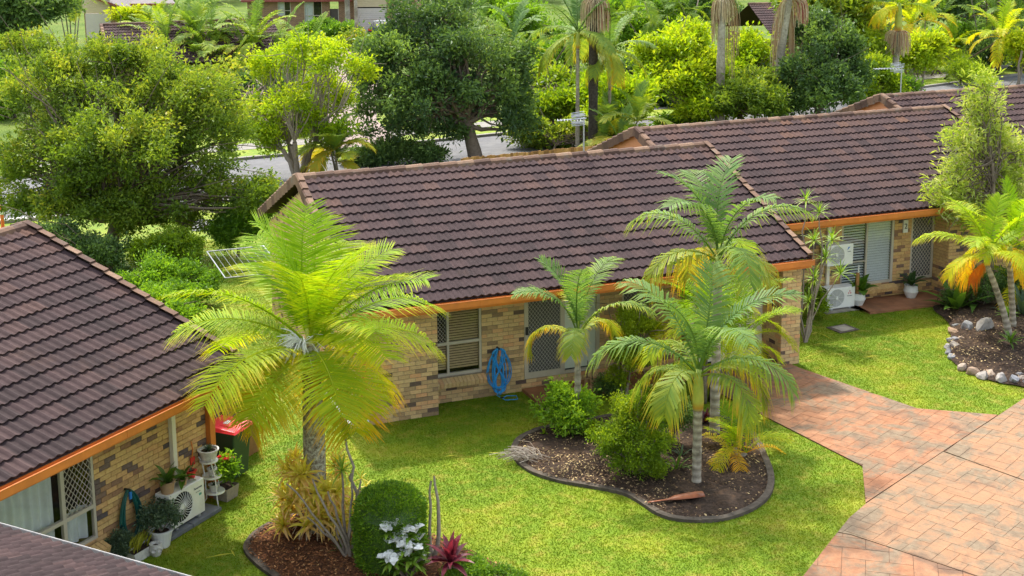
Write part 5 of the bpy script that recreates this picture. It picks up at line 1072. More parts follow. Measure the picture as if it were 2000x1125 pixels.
def CL(label, bpx, k, spread_, hts, mat, seed, L, **kw):
    b1 = G(*bpx); r = np.random.default_rng(seed); st = [(r.normal()*spread_, r.normal()*spread_, hts[0]+(hts[1]-hts[0])*r.random()) for _ in range(k)]
    clump('cane_palm', label, b1, st, mat, seed, L, 8, n=26, ll=.55, lw=.07, **kw)
CL('large cane palm clump at the top left beside the brown roof', (415, 205), 19, 1.6, (1.2, 3.9), 'palmd', 131, 2.8, t0=.3, yel=.7)
CL('cane palm clump right of the cream house', (350, 165), 10, .9, (1.5, 3.6), 'palmd', 132, 2.6, t0=.35, yel=.7)
CL('second cane palm clump left of the far brick house', (510, 190), 12, 1.2, (1., 3.4), 'palmd', 133, 2.6, t0=.3, yel=.7)
CL('palm clump at the top left edge', (140, 95), 5, 1.0, (3., 5.), 'palmd', 134, 2.6, t0=.3, yel=.7)
CL('yellow cane palms behind the small lime tree', (1800, 150), 8, 1.8, (1.2, 3.6), 'palmy', 135, 2.5, t0=.35)
CL('dark palm clump at the top right corner', (1930, 140), 9, 1.4, (3., 5.6), 'palmd', 136, 2.8, t0=.2, yel=.6)
CL('dark palm clump behind the pale street palm', (1320, 150), 7, 1.5, (3., 5.2), 'palmd', 137, 2.8, t0=.2, yel=.6)
CL('small feathery palm at the roadside right of the lime tree', (662, 345), 3, .2, (.5, 1.5), 'palmb', 138, 1.5, t0=.3)
CL('cane palm thicket right of the dark trunked palm', (1215, 300), 5, .7, (.4, 1.8), 'palmb', 139, 1.8, t0=.3)
CL('grey green palm behind the dark tree', (1010, 200), 5, 1.0, (2.5, 4.4), 'palmb', 140, 2.6, t0=.15)
# paling fence behind the middle unit
A0, A1 = G(900, 309, 1.75), G(1180, 283, 1.75); A0[2] = A1[2] = 0; fL = np.linalg.norm(A1-A0); fa = math.atan2(A1[1]-A0[1], A1[0]-A0[0])
fe = thing('paling_fence', 'orange brown timber paling fence behind the roof ridge', 'fence', A0, fa); rng = random.Random(3)
pal = [B().box((0, 0, 0), (.092, .016, 1.75), (k+.5)/6).mesh('paling', MAT['timber']) for k in range(6)]
for k in range(int(fL/.1)): inst(rng.choice(pal), 'paling', fe, (k*.1, rng.uniform(-.004, .004), rng.uniform(-.02, .02)))
for z in (.4, 1.4): B().box((0, .018, z), (fL, .055, z+.07), .3).obj('rail', MAT['timber'], fe)
for k in range(int(fL/2.4)+1): B().box((k*2.4, .057, 0), (k*2.4+.09, .15, 1.6), .2).obj('post', MAT['timber'], fe)
# cars
MAT['carblue'] = plain('dark_blue_car_paint', (.02, .03, .06), .25, .6, .05, 1., bmp=0); MAT['carsilver'] = plain('silver_car_paint', (.5, .52, .55), .3, .6, .05, 1., .4, bmp=0)
MAT['tyre'] = plain('tyre_rubber', (.02, .02, .02), .85, .2, .2); MAT['carglass'] = plain('dark_car_glass', (.02, .025, .03), .08, .6, .05, bmp=0)
MAT['lampred'] = plain('red_tail_lamp', (.7, .03, .02), .25, .5, .05, bmp=0); MAT['lampwhite'] = plain('headlamp', (.8, .8, .78), .2, .5, .05, bmp=0)
def car(name, label, loc, rz, paint):
    c = thing(name, label, 'car', loc, rz); prof = [(-2.1, .35), (-2.15, .75), (-2.0, .98), (-1.1, 1.02), (-.8, 1.04), (1.0, 1.02), (1.75, .9), (2.1, .72), (2.15, .4), (2., .28), (-2., .28)]
    b = B(); n = len(prof)
    for y, s in ((-.86, .96), (-.78, 1.), (.78, 1.), (.86, .96)): b.add([(x*s, y, .3+(z-.3)*s) for x, z in prof])
    b.F4.append(np.array([(k*n+i, k*n+(i+1) % n, (k+1)*n+(i+1) % n, (k+1)*n+i) for k in range(3) for i in range(n)])); tri = tess(np.array(prof)); b.F3.append(np.array([(a, c_, b_) for a, b_, c_ in tri])); b.F3.append(np.array([(3*n+a, 3*n+b_, 3*n+c_) for a, b_, c_ in tri])); bevel(b.obj('body', MAT[paint], c, smooth=False), .04)
    gh = [(-1.95, 1.0, .74), (-1.35, 1.42, .6), (.35, 1.46, .6), (1.1, 1.02, .74)]
    b = B().add([(x, s*w_, z) for s in (-1, 1) for x, z, w_ in gh], [(0, 3, 2, 1), (4, 5, 6, 7), (0, 1, 5, 4), (2, 3, 7, 6)]); b.obj('windows', MAT['carglass'], c)
    B().add([(x, y, z+.015) for x, z, w_ in gh[1:3] for y in (-w_, w_)], [(0, 2, 3, 1)]).box((-1.33, -.61, 1.42), (.34, .61, 1.47)).obj('roof_panel', MAT['carsilver'], c)
    for x in (-1.3, 1.32):
        for y in (-.8, .8):
            wh = B(); wh.lathe([(.0, -.1), (.2, -.1), (.3, -.1), (.32, -.06), (.32, .06), (.3, .1), (.0, .1)], 16); wo_ = wh.obj('wheel', MAT['tyre'], c, loc=(x, y, .32), rot=(R(90), 0, 0)); B().lathe([(.0, -.112), (.18, -.112), (.18, .112), (.0, .112)], 12).obj('rim', MAT['carsilver'], wo_)
    for y in (-.62, .62): B().box((-2.17, y-.16, .76), (-2.08, y+.16, .93)).obj('tail_lamp', MAT['lampred'], c); B().box((2.02, y-.16, .68), (2.14, y+.16, .8)).obj('headlamp', MAT['lampwhite'], c)
    return c
car('parked_car', 'dark car with red tail lamps on the road behind the big olive tree', (*G(160, 378)[:2], -.02), R(75), 'carblue')
car('parked_car', 'dark blue car with silver roof before the far garage doors', (*G(752, 74)[:2], 0), -AZ+R(80), 'carblue')
b1 = G(6, 448); bo = thing('road_bollard', 'orange flexible bollard at the left edge of the road', 'bollard', b1)
B().lathe([(.0, 0), (.11, 0), (.1, .06), (.055, .09), (.055, .72), (.05, .8), (.0, .82)], 14).obj('post', plain('orange_plastic', (.75, .16, .04), .5, .4, .1), bo, smooth=False); B().lathe([(.057, .5), (.058, .5), (.058, .62), (.057, .62)], 14).obj('reflective_band', MAT['white'], bo)
# aerials
def aerial(label, p, h_, boom, rz, n_el):
    a = thing('tv_antenna', label, 'antenna', p, rz); B().tube([(0, 0, -.1), (0, 0, h_)], .018, 8).obj('mast', MAT['galv'], a); B().tube([(-boom, 0, h_-.06), (.06, 0, h_-.01)], .014, 6).obj('boom', MAT['galv'], a)
    for k in range(n_el): x = -boom+k*boom/n_el; B().tube([(x, -.16-.02*k/n_el, h_-.05), (x, .16+.02*k/n_el, h_-.05)], .006, 5).obj('element', MAT['galv'], a)
    for s in (-1, 1):
        for q in range(3): B().tube([(-.3, -.2, h_-.04+s*(.04+.04*q)), (.02, -.2, h_+s*(.05+.04*q))], .008, 5).obj('reflector_rod', MAT['galv'], a); B().tube([(-.3, .2, h_-.04+s*(.04+.04*q)), (.02, .2, h_+s*(.05+.04*q))], .008, 5).obj('reflector_rod', MAT['galv'], a)
aerial('tv aerial on a thin mast above the middle roof ridge', (G(1140, 299, 4.35)[0], 28.36, 4.35), .85, .62, -AZ, 8)
aerial('tv aerial on the third roof ridge beside the pale palm', (G(1782, 186, 4.35)[0], 34.0, 4.35), .82, .85, -AZ, 9)
# ---------------------------------------------------------------- small things
MAT['binbody'] = plain('dark_green_bin_plastic', (.02, .05, .028), .45, .4, .15, 3.); MAT['binred'] = plain('red_bin_lid', (.72, .035, .045), .4, .4, .08, 3.); MAT['binyellow'] = plain('yellow_bin_lid', (.8, .5, .02), .4, .4, .08, 3.)
def bin_(label, loc, rz, lid):
    b = thing('wheelie_bin', label, 'bin', loc, rz)
    V = [(x*s, y*s-(.02 if z == 0 else 0), z) for z, s in ((.06, .8), (.95, 1.)) for x, y in ((-.29, -.34), (.29, -.34), (.29, .34), (-.29, .34))]
    bevel(B().add(V, [(3, 2, 1, 0), (0, 1, 5, 4), (1, 2, 6, 5), (2, 3, 7, 6), (3, 0, 4, 7)]).obj('body', MAT['binbody'], b), .03)
    B().box((-.31, -.36, .92), (.31, .36, .955)).obj('rim', MAT['greytimber'] if 0 else MAT['binbody'], b)
    L = [(x, y, z) for x, y, z in ((-.32, -.39, .958), (.32, -.39, .958), (.32, .36, .97), (-.32, .36, .97), (-.29, -.36, 1.0), (.29, -.36, 1.0), (.28, .3, 1.05), (-.28, .3, 1.05))]
    ld = bevel(B().add(L, [(0, 1, 5, 4), (1, 2, 6, 5), (2, 3, 7, 6), (3, 0, 4, 7), (4, 5, 6, 7)]).obj('lid', MAT[lid], b), .012)
    bevel(B().box((-.16, -.2, 1.012), (.16, .05, 1.038)).obj('lid_panel', MAT[lid], ld), .008); B().box((-.08, -.08, 1.04), (.08, .02, 1.042)).obj('faded_sticker', MAT['white'] if lid == 'binred' else MAT[lid], ld)
    B().tube([(-.24, .41, .93), (.24, .41, .93)], .02, 8).obj('handle', MAT['binbody'], b)
    for x in (-.25, .25): B().lathe([(0, -.03), (.09, -.03), (.1, -.02), (.1, .02), (.09, .03), (0, .03)], 14).obj('wheel', MAT['tyre'], b, loc=(x+.03*(x > 0), .3, .1), rot=(0, R(90), 0))
bin_('green wheelie bin with a bright red lid beside the orange post', (*G(447, 930)[:2], 0), LROT+R(5), 'binred')
bin_('wheelie bin with a yellow lid hidden behind the red lidded bin', (*(G(447, 930)[:2]+XL*.15+YL*.72), 0), LROT+R(3), 'binyellow')
def hl_loc(x, y): return LW(16.85+x, 14.65+y)
# timber screen behind the bins
sf = thing('timber_screen', 'grey timber screen with a dark steel post beside the orange post', 'fence', (*hl_loc(.14, .55), 0), LROT)
for k in range(7): B().box((k*.13, 0, .0), (k*.13+.122, .025, 1.85), .2+.1*(k % 4)).obj('paling', MAT['greytimber'], sf)
B().box((.95, -.02, 0), (1.03, .06, 2.0)).obj('steel_post', MAT['black'], sf)
for k in range(3): B().box((1.06+k*.13, 0, 0), (1.06+k*.13+.122, .025, 1.75), .4+.1*k).obj('paling', MAT['greytimber'], sf)
B().box((0, .03, 1.5), (1.45, .07, 1.58), .2).obj('rail', MAT['greytimber'], sf)
wb = thing('timber_board', 'brown timber board standing by the screen', 'board', (*hl_loc(1.55, .5), 0), LROT); B().box((0, 0, 0), (.5, .03, .72), .2).obj('panel', MAT['timber'], wb); B().box((0, -.02, .72), (.5, .05, .76), .6).obj('capping', MAT['timber'], wb)
pp = thing('drain_pipe', 'white drain pipe lying along the foot of the side wall', 'pipe', (6.2, 24.25, .03)); B().tube([(0, 0, 0), (-.02, 1.2, 0), (-.05, 2.6, .0)], .035, 8).obj('pipe_run', MAT['white'], pp); B().tube([(.0, .0, 0), (.14, -.06, .0)], .035, 8).obj('pipe_elbow', MAT['white'], pp)
# air conditioners
MAT['grille'] = plain('grey_grille', (.4, .4, .39), .5, .4, .1, 20); MAT['txt'] = plain('grey_lettering', (.06, .07, .1), .5, .3, .05); MAT['txtred'] = plain('red_emblem', (.6, .02, .03), .5, .3, .05); MAT['txtblue'] = plain('blue_emblem', (.03, .2, .6), .5, .3, .05); MAT['teal'] = plain('teal_sticker', (.1, .35, .3), .5, .3, .05); MAT['black2'] = MAT['black']
def aircon(label, loc, rz, w_, d, h_, brand, fanx, style, feet=True):
    a = thing('air_conditioner', label, 'air conditioner', loc, rz)
    bevel(B().box((-w_/2, 0, .04), (w_/2, d, h_)).obj('casing', MAT['white'], a), .012)
    R0 = h_*.4; zc = .03+h_*.5; b = B()
    B().lathe([(.0, .0), (R0, 0.)], 28).obj('fan_opening', MAT['dark'] if style != 'guard' else MAT['grille'], a, loc=(fanx, -.0015, zc), rot=(R(90), 0, 0))
    if style == 'swirl':
        for k in range(26):
            an = k*2*math.pi/26; P = [(fanx+math.cos(an+.5*q)*R0*(.18+.8*q), -.012-.02*(1-q), zc+math.sin(an+.5*q)*R0*(.18+.8*q)) for q in (0, .33, .66, 1.)]; b.tube(P, .0055, 4)
        b.obj('fan_guard', MAT['white'], a, kind='stuff')
    else:
        for k in range(1, 11): rr_ = R0*k/10; b.tube([(fanx+math.cos(q)*rr_, -.01, zc+math.sin(q)*rr_) for q in np.linspace(0, 6.283, 25)], .0028, 3, cap=False)
        for k in range(8): an = k*math.pi/4; b.tube([(fanx, -.013, zc), (fanx+math.cos(an)*R0, -.013, zc+math.sin(an)*R0)], .004, 4)
        b.obj('fan_guard', MAT['white'], a, kind='stuff')
    B().tube([(fanx+math.cos(q)*R0*1.02, -.008, zc+math.sin(q)*R0*1.02) for q in np.linspace(0, 6.283, 33)], .009, 5, cap=False).obj('fan_ring', MAT['white'], a)
    B().lathe([(0, .02), (R0*.16, .02), (R0*.2, 0)], 14).obj('fan_hub', MAT['white'], a, loc=(fanx, -.01, zc), rot=(R(90), 0, 0))
    for k in range(7): B().box((-w_/2-.004, .06, .12+k*.07), (-w_/2-.0005, d-.05, .16+k*.07)).obj('side_louvre', MAT['black'], a)
    tx = w_/2-(w_/2-(fanx+R0))*.5
    if brand == 'A':
        text('Panasonic', .052, a, (tx, -.003, h_-.12), (R(90), 0, 0), MAT['txt']); text('INVERTER', .026, a, (tx, -.003, h_-.19), (R(90), 0, 0), MAT['grille']); B().box((tx+.02, -.004, h_-.27), (tx+.08, -.001, h_-.23)).obj('energy_sticker', MAT['teal'], a)
    elif brand == 'B':
        B().add([(tx-.05, -.004, h_-.17), (tx+.04, -.004, h_-.08), (tx-.02, -.004, h_-.08)], F3=[(0, 1, 2)]).obj('emblem', MAT['txtblue'], a); text('DAIKIN', .03, a, (tx+.01, -.003, h_-.2), (R(90), 0, 0), MAT['txt'])
    else:
        for (dx, dz) in ((0, .035), (-.03, -.018), (.03, -.018)): B().add([(tx+dx, -.004, h_-.15+dz-.03), (tx+dx+.017, -.004, h_-.15+dz), (tx+dx, -.004, h_-.15+dz+.03), (tx+dx-.017, -.004, h_-.15+dz)], [(0, 1, 2, 3)]).obj('emblem', MAT['txtred'], a)
        text('MITSUBISHI', .03, a, (tx, -.003, h_-.24), (R(90), 0, 0), MAT['txt'])
    if feet:
        for x in (-w_*.32, w_*.32): B().box((x-.03, -.01, 0), (x+.03, d+.01, .042)).obj('foot', MAT['galv'], a)
    return a
aircon('white air conditioner with swirl fan guard and potted plants on it', (*hl_loc(-1.05, -.44), .075), LROT, .86, .3, .64, 'A', -.14, 'swirl')
for k, (x, lb) in enumerate(((-1.46, 'left grey paving slab under the white air conditioner'), (-.72, 'right grey paving slab under the white air conditioner'))):
    o = tag(bevel(B().box((-.36, -.2, 0), (.36, .2, .07)).obj('paving_slab', plain('blue_grey_slab', (.16, .17, .19), .85, .2, .2, 8) if k == 0 else bpy.data.materials['blue_grey_slab'], loc=(*hl_loc(x+.05, -.33), 0), rot=(0, 0, LROT)), .008), lb, 'paving slab')
aircon('air conditioner with round grille mounted on the wall by the downpipe', (19.72, 27.18, 1.13), 0, .78, .3, .58, 'B', -.12, 'guard', False)
aircon('ground level air conditioner with white fan hub below the wall mounted one', (19.75, 27.12, .02), 0, .84, .32, .58, 'C', -.14, 'guard')
tag(B().prism([(19.2, 26.95), (20.2, 26.95), (20.2, 27.5), (19.2, 27.5)], -.02, .03).obj('paving_slab', MAT['concrete']), 'concrete pad under the ground level air conditioner', 'paving slab')
# garden hoses on the walls
def hose(name, label, c, rz, w_, h_, n, mat, seed, tail=None, fig8=False):
    r = np.random.default_rng(seed); a = thing('garden_hose', label, 'hose', c, rz)
    for k in range(n):
        ww = w_*(.4+.75*r.random()); hh = h_*(.82+.2*r.random()); q = np.linspace(0, 6.283, 31); top = .0
        x = np.sin(q)*ww/2*(.35+.65*np.sin(q/2)**.8)+r.normal()*.012; z = -hh/2*(1-np.cos(q)); y = -.03-.012*k/n*3-.02*r.random()*np.ones(31)
        if fig8 and k % 3 == 0: x = np.sin(2*q)*ww/2*.5
        B().tube(np.c_[x, y-.03*np.sin(q/2), z], .0125, 6, t=.5, cap=False).obj('hose_loop', mat, a, smooth=True)
    if tail: B().tube(tail, .0095, 6).obj('hose_end', mat, a, smooth=True); B().tube([tail[-1], np.array(tail[-1])+np.array([-.06, -.03, .02])], .018, 8).obj('nozzle', MAT['black'], a)
    B().tube([(0, .03, .0), (0, -.1, .0)], .02, 8).obj('hook', MAT['black'], a); B().box((.0, -.09, -.16), (.045, -.06, -.04)).obj('tap_fitting', plain('fitting_'+name, (.6, .2, .1), .5, .4) if name == 'blue' else MAT['txtblue'], a)
MAT['hoseblue'] = plain('blue_hose', (.03, .3, .72), .35, .45, .12, 12); MAT['hosegreen'] = plain('green_hose', (.012, .1, .085), .4, .4, .15, 12)
hose('blue', 'bright blue garden hose coiled on the wall beside the window', (9.5, 24.82, 1.06), 0, .58, 1.0, 10, MAT['hoseblue'], 3, [(0, -.08, -.9), (-.1, -.2, -.97), (.0, -.45, -1.0), (.25, -.5, -1.0), (.3, -.3, -1.0), (.1, -.25, -.99), (-.02, -.35, -.98)], True)
p5 = np.array([*hl_loc(-2.0, -.02)]); hose('green', 'dark green garden hose coiled on the mottled wall', (*p5, .98), LROT, .5, .9, 9, MAT['hosegreen'], 4)
# pots, planters and stands by the left wall
MAT['potwhite'] = plain('white_glazed_pot', (.72, .72, .7), .35, .45, .06, 6, dirt=(.5, .48, .42)); MAT['potterra'] = plain('tan_pot', (.42, .27, .15), .7, .25, .15, 8); MAT['potred'] = plain('red_pot', (.6, .04, .03), .4, .4, .08); MAT['potstone'] = plain('stone_planter', (.32, .27, .22), .85, .2, .25, 14)
def pot(b, r0, r1, h_, mat, parent, rim=True, loc=(0, 0, 0), bulge=0.):
    p_ = [(0, 0), (r0, 0), ((r0+r1)/2+bulge, h_*.5), (r1, h_*.92)]+([(r1+.015, h_*.92), (r1+.015, h_)] if rim else [(r1, h_)])+[(r1-.02, h_), (r1-.03, h_*.85), (0, h_*.83)]
    o = B().lathe(p_, 22).obj('pot', MAT[mat], parent, loc=loc, smooth=False); B().lathe([(r1-.032, h_*.845), (0, h_*.86)], 14).obj('soil', MAT['soil'], parent, loc=loc); return o
def potplant(label, loc, r0, r1, h_, mat, fol=None, name='potted_plant', bulge=0.):
    a = thing(name, label, 'potted plant', loc); pot(None, r0, r1, h_, mat, a, bulge=bulge)
    if fol:
        m_, rad, zz, nn, lf, sd_, asp = fol; r = np.random.default_rng(sd_); V, F, t, subs = crown([(0, 0, zz, rad, rad, rad*.8)], nn, 6, lf, r, 9, .36, asp, .4, .5, .5)
        o = bpy.data.objects.new('foliage', npmesh('foliage', V, [F], LM[m_], t)); link(o, a); st = B()
        for c in subs[:8]: limb(st, (0, 0, h_*.8), c, .01, .004, r, .2, 4, 4)
        st.obj('stems', MAT['twig'], a)
    return a
potplant('white tapered pot with a blue grey leafy shrub before the air conditioner', (*G(316, 1066)[:2], 0), .13, .19, .3, 'potwhite', ('grey', .27, .5, 420, .05, 1, .5))
a = potplant('tan pot with broad green leaves on top of the air conditioner', (*hl_loc(-1.35, -.3), .715), .1, .125, .2, 'potterra'); r = np.random.default_rng(4); blades_obj('leaf', a, 'strap', (0, 0, .17), 9, .36, .12, r, el=(80, 10), droop=1.1, t=(.1, .3))
a = potplant('trailing leafy plant in a small pot on the air conditioner', (*hl_loc(-1.0, -.32), .715), .06, .075, .1, 'potterra'); blades_obj('leaf', a, 'strap', (0, 0, .09), 10, .34, .11, r, el=(70, -20), droop=1.3, t=(.1, .4))
a = potplant('small red pot with a spiky plant on the air conditioner', (*hl_loc(-.72, -.26), .715), .06, .085, .13, 'potred'); blades_obj('leaf', a, 'grey', (0, 0, .12), 10, .2, .02, r, el=(80, 10), droop=.9, t=(.4, .9))
TR('leafy_shrub', 'blue grey rounded bush below the left window', (232, 1092), [(228, 1068, 34, 24, 0), (215, 1080, 26, 14, 0)], 'grey', trunk=(.03, .15), n=900, lpc=7, leaf=.045, seed=81, sub=10, tint=.5, cat='shrub')
pb = thing('trough_planter', 'long white trough planter with straggly plant under the green hose', 'planter', (*G(283, 1084)[:2], 0), LROT); V = [(x*s, y*s, z) for z, s in ((0, .9), (.17, 1.)) for x, y in ((-.33, -.1), (.33, -.1), (.33, .1), (-.33, .1))]
B().add(V, [(3, 2, 1, 0), (0, 1, 5, 4), (1, 2, 6, 5), (2, 3, 7, 6), (3, 0, 4, 7)]).obj('trough', MAT['offwhite'], pb); B().box((-.31, -.085, .1), (.31, .085, .15)).obj('soil', MAT['soil'], pb)
b = B(); r = np.random.default_rng(12)
for k in range(46): rosette(b, (r.uniform(-.28, .1), r.uniform(-.05, .12), .15), 1, .3, .02, r, el=(75, 75), droop=2.2, t=(.3, .9))
b.obj('trailing_leaves', LM['brom'], pb, kind='stuff')
a = thing('ceramic_pot', 'small pale round ceramic pot on the grass edge', 'pot', (*G(305, 1084)[:2], 0)); pot(None, .07, .085, .2, 'offwhite', a, bulge=.03)
for s in (-1, 1): B().lathe([(0, 0), (.03, .005), (.035, .03)], 10).obj('moulded_ring', MAT['offwhite'], a, loc=(s*.045, -.1, .13), rot=(R(90), 0, 0))
# three tier stand
ps = thing('plant_stand', 'white three tier metal plant stand beside the air conditioner', 'plant stand', (*G(412, 983)[:2], 0), .3)
for k, (z, rr_, dx) in enumerate(((.22, .17, .06), (.5, .17, .03), (.78, .16, 0))): B().lathe([(0, 0), (rr_, 0), (rr_, .022), (rr_-.01, .03), (rr_-.02, .02), (0, .02)], 22).obj('shelf', MAT['white'], ps, loc=(dx, -dx, z))
for k in range(3): an = k*2.094+.4; B().tube([(math.cos(an)*.2+.05, math.sin(an)*.2-.05, 0), (math.cos(an)*.14+.05, math.sin(an)*.14-.05, .1), (math.cos(an)*.13+.04, math.sin(an)*.13-.04, .5), (math.cos(an)*.12, math.sin(an)*.12, .78), (math.cos(an)*.17, math.sin(an)*.17, .86)], .012, 6).obj('leg', MAT['white'], ps, smooth=True)
q = G(412, 983)
a = potplant('wide weathered bowl of dry succulents on the top tier of the stand', (q[0], q[1], .81), .12, .17, .19, 'offwhite'); blades_obj('leaf', a, 'grey', (0, 0, .16), 26, .15, .03, r, el=(80, 0), droop=.8, t=(.2, .9))
a = potplant('small grey pot on the middle tier of the stand', (q[0]+.04, q[1]-.05, .53), .06, .075, .13, 'offwhite'); blades_obj('leaf', a, 'grey', (0, 0, .11), 8, .09, .02, r, el=(80, 20), droop=.8)
a = potplant('small grey pot on the lowest tier of the stand', (q[0]+.05, q[1]-.08, .25), .06, .08, .13, 'offwhite'); blades_obj('leaf', a, 'dark', (0, 0, .11), 8, .1, .02, r, el=(80, 20), droop=.8)
a = thing('square_planter', 'square stone planter of red flowers beside the red lidded bin', 'planter', (*G(441, 972)[:2], 0), LROT)
V = [(x*s, y*s, z) for z, s in ((0, .85), (.24, 1.)) for x, y in ((-.17, -.17), (.17, -.17), (.17, .17), (-.17, .17))]; B().add(V, [(3, 2, 1, 0), (0, 1, 5, 4), (1, 2, 6, 5), (2, 3, 7, 6), (3, 0, 4, 7)]).obj('planter_box', MAT['potstone'], a); B().box((-.15, -.15, .18), (.15, .15, .22)).obj('soil', MAT['soil'], a)
r = np.random.default_rng(14); V, F, t, subs = crown([(0, 0, .42, .2, .2, .2), (.08, .08, .55, .16, .16, .15)], 200, 5, .075, r, 8, .36, .45, .4, .45, .5); o = bpy.data.objects.new('foliage', npmesh('foliage', V, [F], LM['mid'], t)); link(o, a)
for k in range(10):
    an = k*2.4; fb = B(); rosette(fb, (0, 0, 0), 9, .055, .05, r, el=(60, 5), droop=.4, t=(.2, .8)); fb.obj('flower', LM['flowerr'], a, loc=(math.cos(an)*.2*r.random()+.05, math.sin(an)*.2*r.random()+.05, .62+.12*r.random()))
hk = thing('wall_ornament', 'rusty red hanging tool on the wall above the air conditioner', 'wall ornament', (*hl_loc(-.42, -.03), 1.2), LROT); B().tube([(0, 0, 0), (.02, -.01, -.15), (-.01, -.01, -.28)], .012, 6).obj('shaft', MAT['binred'] if 0 else MAT['orange'], hk); B().box((-.05, -.02, -.42), (.05, 0, -.28)).obj('blade', MAT['potred'], hk)
# white pots by unit 2
a = potplant('white pot with split leaved plant and coir pole by the blinds', (20.33, 27.2, .06), .12, .16, .32, 'potwhite', bulge=.05); B().tube([(-.04, 0, .25), (-.04, 0, .85)], .045, 8).obj('coir_pole', MAT['timber'], a); B().tube([(-.02, 0, .8), (-.02, 0, 1.05)], .018, 6).obj('stake', MAT['white'], a)
MAT['monst'] = LM['strap']; r = np.random.default_rng(15); blades_obj('leaf', a, 'mid', (.08, 0, .35), 9, .55, .3, r, el=(85, 25), droop=1.5, t=(.2, .5), fold=.15)
a = potplant('white pot with dark leaved plant beside the screen door', (22.0, 27.22, .06), .12, .16, .34, 'potwhite', bulge=.05); blades_obj('leaf', a, 'dark', (0, 0, .33), 16, .46, .15, r, el=(85, 20), droop=1.3, t=(.2, .5), fold=.15)
dc = thing('drain_cover', 'grey inspection cover set in the right lawn', 'drain cover', (*G(1646, 643)[:2], .012), .1); B().box((-.3, -.26, 0), (.3, .26, .012)).obj('surround', MAT['edging'], dc); bevel(B().box((-.22, -.2, .012), (.2, .18, .03)).obj('lid', MAT['concrete'], dc), .006)
MAT['rack'] = plain('dull_grey_metal', (.3, .31, .32), .5, .4, .12, 20)
# clothesline on the gable wall
c1, c2 = G(440, 543, 1.45), G(409, 491, 1.45); cl = thing('clothesline', 'fold down clothesline frame on the side wall behind the big palm', 'clothesline', (6.4, (c1[1]), 1.45)); dy = c2[1]-c1[1]; dx = 6.4-c1[0]
for P in ([(0, 0, 0), (-dx, 0, 0)], [(0, dy, 0), (-dx, dy, 0)], [(-dx, 0, 0), (-dx, dy, 0)]): B().tube(P, .015, 8).obj('frame_bar', MAT['rack'], cl)
for k in range(1, 9): B().tube([(-dx*k/9, 0, -.01), (-dx*k/9, dy, -.01)], .005, 4).obj('line', MAT['rack'], cl)
for yy in (.1, dy-.1): B().tube([(0, yy, -.6), (-.6, yy, 0)], .015, 6).obj('brace', MAT['rack'], cl)
B().box((-.04, 0, -.06), (0, dy, .04)).obj('wall_bracket', MAT['rack'], cl)
# porch bits
for k, (px, py, lb) in enumerate(((1146, 757, 'left tan ceramic boot planter on the porch'), (1157, 760, 'right tan ceramic boot planter on the porch'))):
    a = thing('ceramic_boot', lb, 'planter', (*G(px, py, .07)[:2], .07)); B().lathe([(0, 0), (.065, 0), (.07, .04), (.05, .09), (.06, .16), (.07, .22), (.06, .23), (.05, .2)], 14).obj('boot', MAT['potterra'], a); B().box((-.04, -.13, 0), (.04, -.03, .06)).obj('toe', MAT['potterra'], a); limb(bb := B(), (0, 0, .2), (.02, 0, .6), .012, .008, np.random.default_rng(k)); bb.obj('stem', MAT['bark'], a)
# rocks round the right bed
MAT['rock'] = tinted('bed_rock', [(0, (.12, .12, .13)), (.4, (.26, .26, .27)), (.7, (.36, .3, .24)), (1, (.36, .2, .11))], .85, .25, 7., .7, .8, 24.)
def rockmesh(seed, s):
    r = np.random.default_rng(seed); bm = bmesh.new(); bmesh.ops.create_icosphere(bm, subdivisions=2, radius=1.); pl = [(unit(r.normal(size=3)), .5+.35*r.random()) for _ in range(9)]
    for v in bm.verts:
        p_ = np.array(v.co)
        for nn, d in pl:
            k = p_@nn-d
            if k > 0: p_ = p_-nn*k
        p_ = p_*(1+.04*r.normal()); v.co = p_*np.array(s)
    me = bpy.data.meshes.new('rock'); bm.to_mesh(me); bm.free(); a = me.attributes.new('tint', 'FLOAT', 'POINT'); a.data.foreach_set('value', np.full(len(me.vertices), r.random())); me.materials.append(MAT['rock']); return me
rb = thing('rock_border', 'border of grey and tan rocks edging the right bed', 'rock border', (*G(1870, 700)[:2], 0)); q0 = G(1870, 700)
for k, (px, py, s) in enumerate(((1868, 640, .17), (1862, 652, .2), (1872, 632, .15), (1880, 668, .19), (1862, 668, .18), (1868, 680, .2), (1880, 676, .16), (1853, 690, .16), (1858, 700, .15), (1851, 680, .13), (1880, 722, .17), (1897, 731, .2), (1918, 738, .2), (1932, 735, .18), (1957, 746, .22), (1980, 748, .22), (1998, 744, .15), (1992, 738, .14), (2012, 752, .2), (2035, 752, .2))):
    q = G(px, py); rr = random.Random(k); s *= .95; inst(rockmesh(200+k, (s, s*.7, s*.7)), 'rock', rb, (q[0]-q0[0], q[1]-q0[1], s*.25), (rr.uniform(-.3, .3), rr.uniform(-.3, .3), rr.random()*6))
me = rockmesh(231, (.36, .2, .3)); o = inst(me, 'stone_block', None, (*G(1922, 655)[:2], .2), (0, .2, .3)); tag(o, 'large dark stone block in the rock bed', 'stone')
o = inst(rockmesh(233, (.2, .16, .24)), 'stone_block', None, (*G(1888, 650)[:2], .15), (0, .1, 1.3)); tag(o, 'upright dark stump beside the large stone block', 'stone')
